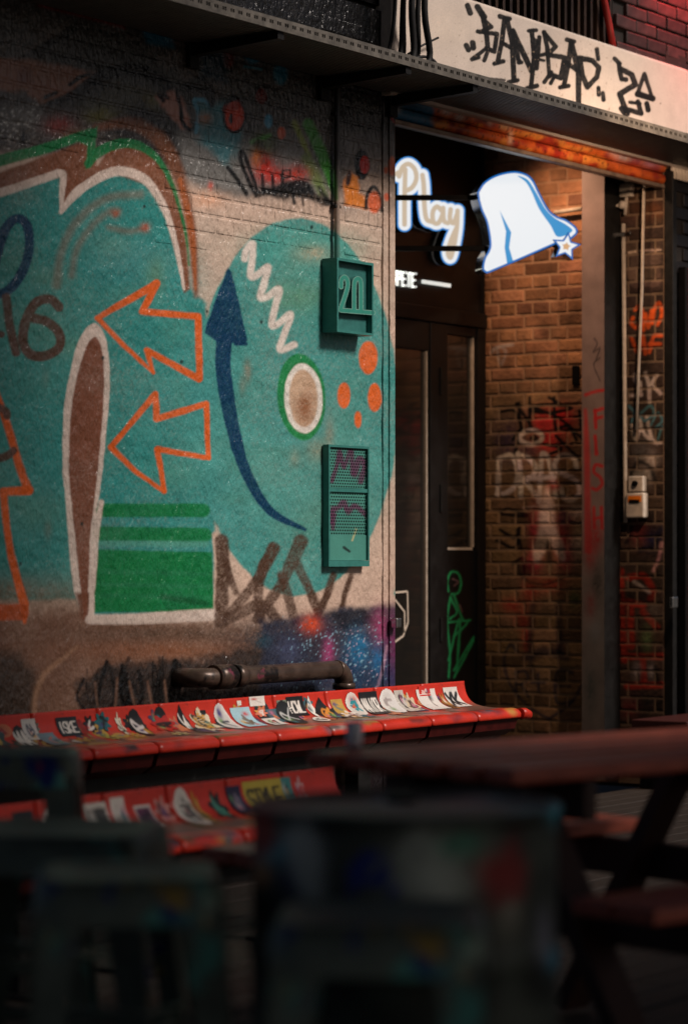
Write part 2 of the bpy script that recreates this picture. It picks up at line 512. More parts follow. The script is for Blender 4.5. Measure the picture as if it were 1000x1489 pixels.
def paint_mural():
    c = Canvas(-420, -260, 700, 1330, BEIGE, 1.25, 3)
    # ---- dark upper zone and lower grime
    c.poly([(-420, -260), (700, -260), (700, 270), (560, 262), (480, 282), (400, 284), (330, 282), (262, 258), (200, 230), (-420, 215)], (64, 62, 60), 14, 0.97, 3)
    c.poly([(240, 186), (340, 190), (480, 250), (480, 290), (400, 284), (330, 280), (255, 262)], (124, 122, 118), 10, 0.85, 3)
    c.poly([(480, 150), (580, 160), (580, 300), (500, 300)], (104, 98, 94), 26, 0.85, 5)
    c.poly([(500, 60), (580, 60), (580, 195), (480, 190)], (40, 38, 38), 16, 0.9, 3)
    c.blob(545, 268, 40, 36, (200, 170, 148), 0.8)
    c.poly([(-420, 890), (120, 880), (320, 905), (440, 915), (600, 905), (600, 1330), (-420, 1330)], (126, 92, 74), 22, 0.97, 8)
    # ---- upper shapes
    c.poly([(52, 8), (100, -14), (168, 12), (182, 42), (120, 24)], (128, 34, 34), 3)
    c.poly([(198, 18), (246, 30), (254, 70), (214, 62)], (44, 112, 138), 5)
    c.poly([(20, 88), (110, 42), (170, 46), (250, 100), (300, 140), (250, 160), (60, 150)], (58, 57, 54), 8, 0.9, 3)
    c.poly([(-120, 80), (10, 84), (62, 88), (145, 106), (104, 140), (58, 150), (38, 132), (-120, 124)], (152, 106, 86), 5, 0.9, 2)
    c.oval(34, 110, 10, 12, (116, 78, 70), 5, 0.8)
    c.poly([(20, 88), (75, 66), (120, 42), (180, 52), (160, 46), (110, 34), (60, 64)], (22, 21, 21), 3, 0.9, 1.5)
    c.stroke([(70, 150), (105, 138), (140, 114), (178, 101), (216, 106), (240, 122), (250, 146)], [6, 13, 18, 18, 20, 20, 8], (26, 25, 25), 2.5)
    c.stroke([(102, 122), (116, 112), (131, 107)], 6, (24, 23, 24), 1.3)
    c.stroke([(66, 141), (82, 134)], 6, (24, 23, 24), 1.3)
    c.poly([(120, 150), (170, 122), (215, 124), (236, 160), (200, 176), (130, 176)], (84, 82, 70), 10, 0.8, 3)
    c.blob(146, 166, 22, 12, (128, 122, 60), 0.8)
    c.blob(222, 146, 16, 10, (120, 112, 62), 0.6)
    c.blob(84, 180, 24, 14, (138, 46, 40), 0.9)
    c.blob(110, 196, 24, 12, (120, 84, 50), 0.6)
    c.blob(30, 170, 40, 24, (116, 114, 110), 0.7)
    c.speckle(-60, 140, 70, 225, (190, 188, 182), 0.75, 0.9, 9)
    c.blob(34, 200, 6, 16, (24, 24, 24), 0.95)
    c.poly([(150, 182), (205, 150), (245, 172), (262, 210), (262, 250), (180, 210)], (44, 42, 41), 8, 0.9, 3)
    c.poly([(226, 140), (256, 128), (268, 150), (280, 190), (262, 186), (240, 160)], (186, 132, 114), 4, 0.95, 1.5)
    c.stroke([(256, 130), (262, 152), (266, 178), (278, 188), (288, 178)], 6, (22, 22, 24), 1.4)
    c.stroke([(232, 138), (238, 146), (236, 134), (244, 142)], 6, (22, 22, 24), 2)
    c.poly([(288, 150), (345, 150), (352, 205), (332, 240), (300, 214), (284, 190)], (70, 132, 140), 9, 0.9, 3)
    c.stroke([(282, 146), (288, 164), (285, 192)], 5, (84, 154, 178), 1.5)
    c.stroke([(284, 144), (298, 146), (306, 154)], 6, (84, 154, 178), 1.5)
    c.stroke([(270, 128), (292, 122), (306, 140), (307, 154)], [14, 22, 14, 6], (24, 23, 24), 3)
    c.blob(298, 172, 12, 10, (170, 110, 70), 0.8)
    c.oval(341, 166, 18, 28, BLK, 1.6)
    c.oval(341, 168, 13.5, 21, (206, 66, 38), 1.4)
    c.oval(336, 172, 3, 8, (22, 21, 22), 1)
    c.stroke([(330, 158), (345, 152)], 12, (146, 48, 34), 3, 0.7)
    c.oval(379, 138, 11, 14, (22, 21, 22), 3, 0.9); c.oval(380, 139, 8, 11, (108, 38, 32), 2.5)
    c.oval(331, 86, 13, 20, (22, 21, 22), 3, 0.9); c.oval(332, 86, 8, 13, (112, 40, 34), 3)
    c.poly([(290, 70), (330, 78), (330, 120), (292, 110)], (30, 66, 84), 8, 0.7)
    c.oval(368, 78, 13, 14, (48, 124, 150), 3.5); c.oval(408, 107, 10, 15, (42, 118, 142), 4)
    c.stroke([(356, 96), (380, 100)], 4, (50, 130, 150), 1.5, 0.8)
    c.oval(390, 176, 6, 10, (84, 156, 186), 2.5); c.oval(409, 193, 6, 9, (222, 92, 48), 2)
    c.blob(420, 232, 40, 36, (140, 136, 130), 0.75)
    c.blob(382, 212, 16, 18, (84, 112, 56), 0.9)
    c.stroke([(366, 206), (392, 196)], 6, (84, 146, 70), 2.5)
    c.stroke([(376, 208), (386, 236)], 14, (52, 52, 36), 3, 0.8)
    c.stroke([(428, 178), (440, 204), (450, 226)], [8, 8, 5], (144, 156, 70), 3)
    c.stroke([(448, 180), (464, 214), (480, 256), (488, 288)], [16, 17, 14, 6], (70, 148, 58), 3.5)
    c.stroke([(446, 230), (462, 262), (470, 285)], [14, 16, 10], (128, 150, 84), 6, 0.85)
    c.blob(386, 244, 18, 20, (206, 50, 34), 0.95); c.blob(402, 256, 24, 12, (196, 46, 34), 0.9)
    c.blob(434, 252, 17, 14, (208, 60, 38), 0.9); c.blob(372, 230, 8, 14, (204, 110, 50), 0.8)
    c.stroke([(411, 247), (422, 247), (422, 257), (411, 258)], 3, (28, 26, 26), 0.9, closed=True, curve=False)
    c.stroke([(331, 243), (346, 262), (358, 281)], 6, BLK, 1.1)
    c.stroke([(372, 284), (356, 250), (349, 226), (353, 220), (361, 240), (372, 270), (377, 284)], 6, BLK, 1.1)
    for x in (381, 396, 410):
        c.stroke([(x, 250 + (x % 7)), (x + 2, 282)], 5, BLK, 1.2, 0.9)
    c.poly([(378, 278), (404, 268), (430, 260), (448, 264), (462, 282), (488, 296), (476, 300), (446, 288), (404, 290)], BLK, 3, 0.95, 1.5)
    c.stroke([(422, 270), (428, 295)], 5, BLK, 1.4); c.stroke([(438, 275), (441, 298)], 4, BLK, 1.4)
    c.stroke([(464, 272), (474, 290), (486, 296)], [5, 10, 4], (30, 28, 28), 3)
    for x in range(368, 470, 9):
        c.stroke([(x, 284), (x + 1, 300 + (x * 7) % 13)], 4, (120, 104, 92), 3, 0.45)
    c.oval(526, 239, 11, 22, BLK, 1.8); c.oval(530, 239, 7, 13, (204, 50, 40), 1.5)
    c.poly([(500, 262), (508, 246), (520, 258), (522, 280), (536, 288), (534, 304), (502, 296)], (228, 132, 50), 3.5, 0.95, 1.5)
    c.oval(507, 258, 4, 12, (60, 32, 22), 2, tilt=0.2)
    c.stroke([(532, 302), (534, 284), (543, 271), (552, 284), (555, 306)], 5, (36, 34, 34), 1.5)
    c.oval(544, 294, 9, 16, (224, 104, 60), 2.5)
    c.stroke([(536, 308), (537, 330), (548, 331), (549, 306)], 1.2, (60, 50, 46), 0.6, 0.6)
    c.oval(570, 241, 5, 14, (222, 104, 60), 2); c.oval(561, 247, 3, 5, (214, 100, 60), 1.5); c.oval(562, 286, 4, 6, (222, 104, 70), 1.6)
    c.stroke([(566, 150), (570, 172), (579, 182)], 3, (140, 40, 40), 1)
    # beige peach patches
    c.blob(300, 290, 26, 14, (230, 164, 124), 0.6); c.blob(306, 270, 4, 6, (214, 70, 50), 0.8)
    c.blob(300, 330, 18, 30, (208, 186, 168), 0.5)
    # ---- teal letter on the left
    c.poly([(-420, 372), (0, 282), (88, 254), (92, 300), (130, 262), (168, 250), (212, 266), (240, 310), (258, 370), (278, 420), (300, 440), (312, 700), (312, 900), (128, 905), (110, 872), (-420, 872)], TEAL2, 4, 0.98, 1.5)
    c.blob(20, 860, 160, 26, (126, 110, 90), 0.8)
    c.blob(200, 380, 60, 40, (54, 134, 136), 0.55); c.blob(226, 400, 16, 30, (120, 140, 86), 0.45); c.blob(60, 760, 60, 60, (60, 136, 130), 0.5)
    c.blob(60, 480, 70, 60, (96, 150, 128), 0.3); c.blob(70, 770, 6, 16, (126, 104, 84), 0.5); c.blob(66, 550, 5, 14, (126, 104, 84), 0.4)
    # big circle
    c.oval(431, 592, 148, 275, TEAL, 2.2, 0.98, 1.0)
    c.blob(300, 620, 50, 170, TEAL, 0.85, 0.1)
    c.blob(440, 360, 90, 30, (82, 172, 156), 0.6); c.blob(400, 690, 60, 60, (104, 170, 156), 0.4)
    c.blob(430, 430, 50, 26, (118, 158, 108), 0.45); c.blob(456, 368, 30, 14, (186, 170, 142), 0.7)
    c.blob(360, 540, 6, 18, (166, 126, 96), 0.55); c.blob(352, 560, 5, 14, (166, 126, 96), 0.45); c.blob(480, 630, 8, 26, (176, 136, 108), 0.6)
    c.blob(462, 655, 22, 18, (176, 146, 112), 0.5); c.blob(428, 665, 8, 14, (176, 146, 112), 0.4); c.blob(510, 420, 20, 60, (96, 160, 140), 0.4)
    c.blob(500, 700, 60, 90, (96, 152, 140), 0.4)
    # uneven spray coats
    ru = np.random.default_rng(19)
    for k in range(110):
        x, y = ru.uniform(-60, 560), ru.uniform(320, 860)
        if ((x - 431) / 140) ** 2 + ((y - 592) / 262) ** 2 < 1 or x < 280 and y > 330:
            c.blob(x, y, ru.uniform(12, 50), ru.uniform(10, 34), [(60, 140, 138), (98, 172, 160), (86, 150, 130), (64, 150, 150), (112, 160, 138)][k % 5], ru.uniform(.12, .34))
    # faint arcs
    for pts, w in (([(82, 415), (88, 372), (104, 334), (130, 304), (162, 286), (204, 282)], 12), ([(104, 400), (112, 362), (134, 328), (158, 308), (172, 306)], 10), ([(158, 330), (186, 336), (210, 332)], 8)):
        c.stroke(pts, w, (142, 106, 86), 5, 0.5)
    c.blob(168, 310, 7, 7, (166, 100, 76), 0.8); c.blob(212, 330, 8, 8, (166, 86, 62), 0.8)
    # brown halo + green + white outlines
    c.poly([(-420, 330), (0, 250), (120, 206), (138, 198), (142, 240), (160, 216), (192, 205), (222, 218), (246, 252), (262, 300), (272, 360), (276, 420), (268, 425), (258, 372), (246, 330), (236, 300), (212, 268), (168, 252), (140, 262), (112, 282), (92, 306), (90, 250), (0, 282), (-420, 376)], (132, 80, 54), 2.5, 0.97, 0.6)
    c.stroke([(140, 184), (190, 178), (232, 202), (258, 250), (274, 310), (282, 372), (285, 430)], [10, 18, 22, 20, 15, 12, 6], (124, 76, 50), 5, 0.92)
    c.stroke([(262, 262), (274, 312), (281, 360), (284, 420)], [8, 10, 9, 3], (168, 92, 48), 2.5)
    c.stroke([(-60, 252), (0, 233), (60, 217), (132, 192)], [20, 17, 15, 13], GREEN, 1.4)
    c.poly([(112, 204), (142, 182), (139, 216), (134, 238), (124, 247), (127, 212)], GREEN, 1.3)
    c.stroke([(128, 238), (146, 219), (178, 208), (208, 214), (232, 235), (250, 268), (261, 302), (270, 340), (275, 385)], [13, 15, 14, 12, 9, 7, 5, 4, 2], GREEN, 1.3)
    c.stroke([(-420, 396), (-100, 311), (0, 280), (84, 252)], 12, WHITE, 1.1)
    c.stroke([(84, 252), (92, 254), (91, 280), (89, 308)], [11, 10, 9, 5], WHITE, 1.0)
    c.stroke([(89, 308), (112, 280), (140, 260), (166, 249), (190, 251), (215, 265), (238, 299), (253, 345), (263, 390), (268, 420)], [6, 13, 14, 14, 14, 12, 10, 8, 6, 3], WHITE, 1.0)
    # navy loop and 16
    c.stroke([(-12, 402), (-4, 370), (6, 336), (22, 318), (37, 324), (42, 350), (38, 380), (25, 408), (8, 424), (-10, 428)], 14, NAVY, 1.3)
    c.stroke([(9, 432), (14, 470), (23, 512)], 13, DBROWN, 1.4)
    c.stroke([(85, 446), (72, 435), (52, 440), (38, 465), (33, 495), (44, 515), (66, 517), (86, 504), (85, 484), (68, 468), (48, 462)], 14, DBROWN, 1.3)
    c.stroke([(-20, 482), (2, 486)], 10, DBROWN, 1.3)
    # orange arrows
    c.stroke([(142, 462), (228, 412), (206, 453), (288, 460), (290, 551), (214, 509), (223, 541)], [8, 12, 9, 10, 10, 9, 5], ORANGE, 1.1, curve=False)
    c.stroke([(142, 462), (180, 502), (224, 542)], [7, 7, 5], ORANGE, 1.0, curve=False)
    c.stroke([(162, 650), (226, 573), (228, 609), (300, 587), (303, 666), (229, 653), (239, 714)], [8, 9, 10, 9, 7, 9, 7], ORANGE, 1.1, curve=False)
    c.stroke([(162, 650), (198, 686), (239, 715)], [9, 7, 6], ORANGE, 1.0, curve=False)
    c.stroke([(-14, 548), (12, 622), (28, 675), (41, 713)], [10, 11, 11, 12], ORANGE, 1.3)
    c.stroke([(41, 713), (5, 715), (10, 770), (16, 806), (35, 880), (35, 905)], [14, 12, 10, 11, 13, 6], ORANGE, 1.3, curve=False)
    c.stroke([(-60, 892), (30, 890)], 24, (190, 84, 34), 2, 0.95)
    c.stroke([(-10, 588), (8, 598), (10, 604)], 12, DBROWN, 1.5); c.stroke([(-10, 668), (10, 663), (20, 655)], 12, DBROWN, 1.5)
    # oblong
    outer = [(137, 470), (122, 482), (110, 508), (100, 550), (93, 600), (91, 680), (94, 716), (102, 806), (110, 868), (130, 905), (131, 880), (136, 812), (143, 730), (150, 680), (156, 614), (160, 560), (158, 516), (150, 482)]
    inner = [(136, 490), (124, 508), (112, 550), (104, 600), (100, 680), (104, 735), (112, 806), (120, 880), (124, 900), (128, 870), (131, 800), (137, 730), (143, 680), (149, 610), (152, 555), (150, 518), (144, 496)]
    c.poly(outer, WHITE, 1.1, 0.97, 0.4, curve=True)
    c.poly([(110, 862), (132, 862), (134, 910), (118, 900)], (120, 78, 58), 3)
    c.poly(inner, (128, 78, 56), 1.2, 0.97, 0.4, curve=True)
    # green block
    c.stroke([(150, 742), (296, 742)], 20, GREEN, 1.6, 0.95); c.stroke([(148, 776), (298, 778)], 21, GREEN, 1.8, 0.95)
    c.poly([(141, 799), (308, 803), (312, 890), (136, 890)], GREEN, 1.6, 0.97)
    for y, o_ in ((832, 0.35), (850, 0.4), (866, 0.3)):
        c.stroke([(150, y), (305, y + 3)], 6, (48, 128, 92), 3, o_)
    c.stroke([(236, 868), (300, 878)], 8, (16, 70, 40), 3, 0.6)
    c.stroke([(140, 790), (300, 791)], 8, (86, 160, 140), 2.5, 0.7)
    c.stroke([(131, 901), (200, 900), (309, 894)], [14, 16, 18], WHITE, 1.6, 0.95)
    c.stroke([(147, 730), (138, 812), (132, 900)], [8, 8, 8], WHITE, 1.0)
    c.stroke([(313, 778), (316, 830), (315, 882)], 8, BEIGE, 2, 0.9)
    # navy arrow
    c.poly([(331, 388), (337, 396), (360, 494), (356, 500), (316, 497), (298, 484), (300, 474)], NAVY, 1.3)
    c.stroke([(326, 498), (324, 531), (329, 571), (338, 617), (350, 668), (376, 722), (402, 750), (443, 770)], [23, 23, 22, 20, 17, 14, 12, 5], NAVY, 1.2)
    c.stroke([(343, 500), (358, 500)], 5, NAVY, 1.3)
    # white zigzag
    c.stroke([(356, 376), (358, 364), (367, 354), (366, 378), (365, 401), (376, 398), (389, 388), (384, 412), (379, 432), (390, 430), (405, 420), (400, 445), (395, 472), (406, 469), (422, 457), (414, 484), (407, 508), (428, 501)], 10, (236, 220, 208), 2.0, 0.93)
    # oval eye
    c.oval(438, 577, 35, 63, (28, 134, 70), 1.6, tilt=-0.08)
    c.oval(441, 579, 28, 51, (242, 234, 224), 1.3, tilt=-0.06)
    c.oval(441, 579, 21, 42, (200, 166, 136), 2.2, tilt=-0.05)
    c.blob(443, 592, 13, 24, (158, 102, 66), 0.9); c.blob(434, 562, 9, 18, (210, 178, 148), 0.6)
    for x, y, rx, ry in ((535, 520, 14, 24), (500, 575, 9.5, 19), (545, 578, 10, 21), (521, 610, 5.5, 12)):
        c.oval(x, y, rx, ry, (232, 106, 40), 1.5)
    # under-circle beige stays; brown scribble
    S = (84, 60, 46)
    for pts, w in (([(323, 786), (324, 840), (321, 905)], 17), ([(328, 816), (334, 840), (342, 862)], 8), ([(398, 797), (372, 846), (330, 896)], [19, 15, 12]),
                   ([(384, 820), (376, 862), (379, 900)], 12), ([(437, 788), (410, 846), (374, 900)], [22, 16, 14]), ([(409, 836), (418, 868), (430, 905)], 12),
                   ([(432, 822), (446, 850), (462, 888)], 12), ([(484, 836), (472, 872), (452, 920)], 10), ([(510, 838), (502, 862), (496, 890)], 7), ([(330, 900), (380, 880), (405, 905)], 14)):
        c.stroke(pts, w if isinstance(w, list) else w * 1.15, S, 2.4, 0.9, 0.8, 0.14)
    # lower band
    c.blob(230, 922, 130, 16, (92, 72, 58), 0.8); c.blob(240, 946, 150, 14, (136, 88, 62), 0.8)
    c.blob(400, 930, 80, 36, (66, 56, 54), 0.9)
    c.poly([(118, 990), (150, 968), (240, 962), (330, 950), (430, 930), (470, 960), (480, 1060), (110, 1060)], (46, 41, 39), 9, 0.92, 5)
    c.poly([(380, 902), (430, 898), (500, 884), (600, 880), (600, 1060), (380, 1060)], (46, 50, 66), 7, 0.92, 3)
    c.poly([(480, 892), (530, 886), (548, 905), (500, 918)], (34, 34, 42), 4, 0.9)
    c.blob(452, 908, 15, 14, (224, 84, 48), 0.95); c.blob(478, 952, 9, 24, (172, 70, 122), 0.9); c.blob(553, 912, 14, 30, (160, 70, 110), 0.85)
    c.blob(520, 946, 18, 28, (36, 118, 164), 0.95); c.blob(550, 962, 12, 24, (40, 110, 160), 0.9); c.blob(506, 975, 20, 20, (30, 62, 100), 0.8)
    c.blob(420, 945, 20, 20, (84, 92, 126), 0.5); c.blob(382, 932, 14, 10, (36, 70, 84), 0.7)
    c.stroke([(548, 1000), (556, 975), (562, 940)], 4, (196, 150, 170), 1.6, 0.7)
    c.blob(572, 935, 10, 50, (118, 52, 92), 0.9); c.blob(570, 990, 10, 30, (74, 52, 96), 0.9); c.blob(520, 990, 60, 18, (38, 66, 96), 0.7)
    c.blob(575, 862, 3, 5, (20, 150, 140), 0.9)
    c.speckle(400, 890, 580, 1010, (150, 196, 216), 1.0, 0.75, 15, 2.2)
    c.speckle(480, 890, 580, 1010, (220, 190, 210), 1.25, 0.7, 16, 2.0)
    # bottom left arch and streaks
    c.poly([(-200, 960), (30, 950), (52, 985), (50, 1060), (-200, 1060)], (60, 52, 46), 12, 0.85, 4)
    c.stroke([(50, 1050), (53, 1010), (66, 980), (92, 958), (112, 940)], [7, 8, 8, 6, 3], (170, 130, 102), 3, 0.75)
    rs = np.random.default_rng(5)
    for k in range(30):
        x = rs.uniform(120, 285); y0 = rs.uniform(955, 990)
        c.stroke([(x, y0), (x + rs.uniform(-12, 12), (y0 + 1045) / 2), (x + rs.uniform(-22, 22), 1050)], rs.uniform(2, 7), (16, 16, 16), 1.6, rs.uniform(.5, .95))
    for x, dx in ((138, 6), (171, -5), (188, 12), (214, 10), (239, 7)):
        c.stroke([(x, 985 + x % 13), (x + dx, 1048)], 3.2, (132, 98, 80), 1.6, .6)
    # behind the benches
    c.poly([(-420, 1060), (330, 1060), (330, 1330), (-420, 1330)], (118, 84, 68), 4, 0.9)
    c.poly([(270, 1060), (600, 1060), (600, 1330), (270, 1330)], (80, 62, 74), 14, 0.9, 4)
    for k in range(22):
        x = 40 + k * 13
        c.stroke([(x + 16, 1070), (x - 6 + (k * 5) % 9, 1165)], 4 if k % 2 else 6, (26, 25, 26), 1.3, 0.9)
        if k % 4 == 0: c.stroke([(x - 14, 1085), (x + 24, 1150)], 4, (26, 25, 26), 1.3, 0.85)
    c.blob(300, 1110, 24, 30, (120, 60, 92), 0.7); c.blob(430, 1120, 60, 30, (168, 142, 124), 0.85); c.blob(395, 1105, 10, 24, (44, 92, 110), 0.8)
    for x in (372, 398, 412, 446, 470):
        c.stroke([(x, 1085), (x - 5, 1120), (x + 8, 1145)], 7, (26, 26, 30), 1.5, 0.9)
    c.speckle(-100, 1060, 480, 1180, (176, 150, 130), 1.0, 0.6, 21, 2.4)
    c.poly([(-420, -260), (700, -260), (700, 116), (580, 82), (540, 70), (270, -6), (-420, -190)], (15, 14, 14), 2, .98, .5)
    # chips and pin holes
    for x, y in ((301, 453), (453, 330), (577, 505), (150, 520), (120, 762), (380, 468), (264, 526), (30, 820), (210, 300)):
        c.oval(x, y, 2.2, 3, (40, 60, 58), 0.8)
    return c

MURAL = paint_mural()

# ------------------------------------------------------------------ ground and deck
ground = link('ground', mesh_np('ground', [(-150, -150, -0.14), (150, -150, -0.14), (150, 150, -0.14), (-150, 150, -0.14)], [[0, 1, 2, 3]]), M['ground'])
tag(ground, kind='structure')
deck = MB().box(-9.5, 16, -7.2, -0.02, -0.13, -0.036).build('deck', M['black'])
tag(deck, kind='structure')
pl_me = [MB().box(0, 3.0, 0, 0.112, -0.03, 0, 0.004).mesh('plank') for _ in range(1)]
for r in range(31):
    y = -0.16 - r * 0.121
    off = (r * 1.37) % 3.0
    for k in range(-3, 4):
        x = k * 3.006 - off
        if x < -7 or x > 3.4: continue
        o = link('plank', pl_me[0], M['deck'], deck, (x, y - 0.056, random.uniform(-0.003, 0.001)))
        o.rotation_euler = (random.uniform(-0.006, 0.006), 0, 0)

# ------------------------------------------------------------------ the painted wall
WX0, WX1 = -3.9, 0.296
WZ1 = 3.62
BH, BW = 0.0735, 0.1135

def joint(X, Z):
    """distance (m) to the nearest mortar joint of the brickwork"""
    row = np.floor(Z / BH)
    dz = np.abs(Z / BH - np.round(Z / BH)) * BH
    xs = X / BW + 0.5 * (row % 2)
    dx = np.abs(xs - np.round(xs)) * BW
    return np.minimum(dz, dx)

def brick_zone(u, v):
    return ((u > 228) & (u < 566) & (v > 30) & (v < 352)) | ((v < 208) & (v > 55) & (u > -20) & (u <= 228)) | ((u > 500) & (u < 566) & (v < 415) & (v > 300))

wall = empty('painted_wall', (0, 0, 0))
tag(wall, 'street facade wall with teal graffiti mural, orange arrows and a big teal circle', 'wall')
xs = np.arange(WX0, WX1 + 1e-6, 0.0068); zs = np.arange(-0.03, WZ1, 0.0054)
Xg, Zg = np.meshgrid(xs, zs)
Yg = np.zeros_like(Xg)
P = np.stack([Xg.ravel(), Yg.ravel(), Zg.ravel()], 1)
U, V = proj(P)
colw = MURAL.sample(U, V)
jd = joint(P[:, 0], P[:, 2])
zone_v = brick_zone(U, V)
lump = value_noise(len(zs), len(xs), 22, 31).ravel() * 0.0016 + value_noise(len(zs), len(xs), 6, 32).ravel() * 0.0007 + value_noise(len(zs), len(xs), 3.2, 33).ravel() * 0.0003
LUMP = lump.reshape(len(zs), len(xs))
def lump_at(X, Z):
    i = np.clip(((X - xs[0]) / 0.0068).round().astype(int), 0, len(xs) - 1); j = np.clip(((Z - zs[0]) / 0.0054).round().astype(int), 0, len(zs) - 1)
    return LUMP[j, i]
dep = np.clip(1 - jd / 0.007, 0, 1) * 0.00035 * np.clip(.5 + value_noise(len(zs), len(xs), 40, 35).ravel(), 0, 1.6)
P[:, 1] = lump + dep
P[zone_v, 1] += 0.0012
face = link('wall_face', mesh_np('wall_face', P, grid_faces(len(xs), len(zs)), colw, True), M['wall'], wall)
tag(face, 'thickly painted masonry face with the mural')
MB().box(WX0, WX1, 0.03, 0.30, -0.05, WZ1 + 0.02).build('wall_core', M['dark_in'], wall)
# bricks that read one by one above the mural
n_b = 0
cand = []
for r in range(int(WZ1 / BH)):
    for k in range(int(WX0 / BW) - 1, int(WX1 / BW) + 2):
        x0 = (k - 0.5 * (r % 2)) * BW; x1 = x0 + BW
        x1 = min(x1, WX1 + 0.002)
        if x1 - x0 < 0.02 or x0 < WX0: continue
        cu, cv = proj(np.array([[(x0 + x1) / 2, 0, (r + 0.5) * BH]]))
        if brick_zone(cu, cv)[0] and (r + 1) * BH < WZ1:
            cand.append((cv[0] , x0, x1, r))
cand.sort(key=lambda q: -q[0])
for _, x0, x1, r in cand[:298]:
    nx, nz = 17, 13
    e = 0.0036
    gx = np.concatenate([[x0 + e * .6, x0 + e * 1.6], np.linspace(x0 + e * 3, x1 - e * 3, nx - 4), [x1 - e * 1.6, x1 - e * .6]])
    z0, z1 = r * BH, (r + 1) * BH
    gz = np.concatenate([[z0 + e * .6, z0 + e * 1.4], np.linspace(z0 + e * 2.8, z1 - e * 2.8, nz - 4), [z1 - e * 1.4, z1 - e * .6]])
    A, B = np.meshgrid(gx, gz)
    Q = np.stack([A.ravel(), np.full(A.size, -0.0008), B.ravel()], 1)
    ii, jj = np.meshgrid(np.arange(nx), np.arange(nz))
    edge = np.minimum(np.minimum(ii, nx - 1 - ii), np.minimum(jj, nz - 1 - jj)).ravel()
    Q[:, 1] += lump_at(Q[:, 0], Q[:, 2])
    Q[:, 1] += np.where(edge == 0, 0.008, np.where(edge == 1, 0.0007, 0)) + rng.normal(0, 0.0004, len(Q)) + rng.uniform(-0.0007, 0.0007)
    u_, v_ = proj(Q)
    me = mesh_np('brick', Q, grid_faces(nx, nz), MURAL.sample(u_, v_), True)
    link('brick', me, M['wall'], wall)

# shutter guide at the edge of the mural (painted over)
guide = empty('shutter_guide', (0.39, -0.02, 0))
tag(guide, 'painted steel roller shutter guide on the edge of the mural wall', 'shutter guide')
def painted_box(name, x0, x1, y0, y1, z0, z1, canvas, mat, parent, step=0.006):
    """front face (towards -y) and sides as a fine grid so that the paint carries over"""
    nx = max(int((x1 - x0) / step), 3); nz = int((z1 - z0) / step)
    gx = np.concatenate([[x0, x0], np.linspace(x0, x1, nx), [x1, x1]])
    gy = np.concatenate([[y1, y0 + 0.002], np.full(nx, y0), [y0 + 0.002, y1]])
    gz = np.linspace(z0, z1, nz)
    A, B = np.meshgrid(gx, gz); Yy = np.tile(gy, (nz, 1))
    Q = np.stack([A.ravel(), Yy.ravel(), B.ravel()], 1)
    u_, v_ = proj(Q)
    o = link(name, mesh_np(name, Q, grid_faces(len(gx), nz), canvas.sample(u_, v_), False), mat, None)
    if parent is not None:
        o.parent = parent; o.location = -np.array(parent.location)
    return o
painted_box('channel', 0.298, 0.338, -0.005, 0.1, 0, 3.25, MURAL, M['wall'], guide)
painted_box('inner_channel', 0.341, 0.384, -0.011, 0.1, 0, 3.25, MURAL, M['wall'], guide)
b = on_y(581, 905, -0.05)
MB().box(b[0] - 0.03 - .39, b[0] + 0.012 - .39, -0.035, 0.0, b[2] - .025, b[2] + .02, 0.006).build('latch', M['chrome'], guide)

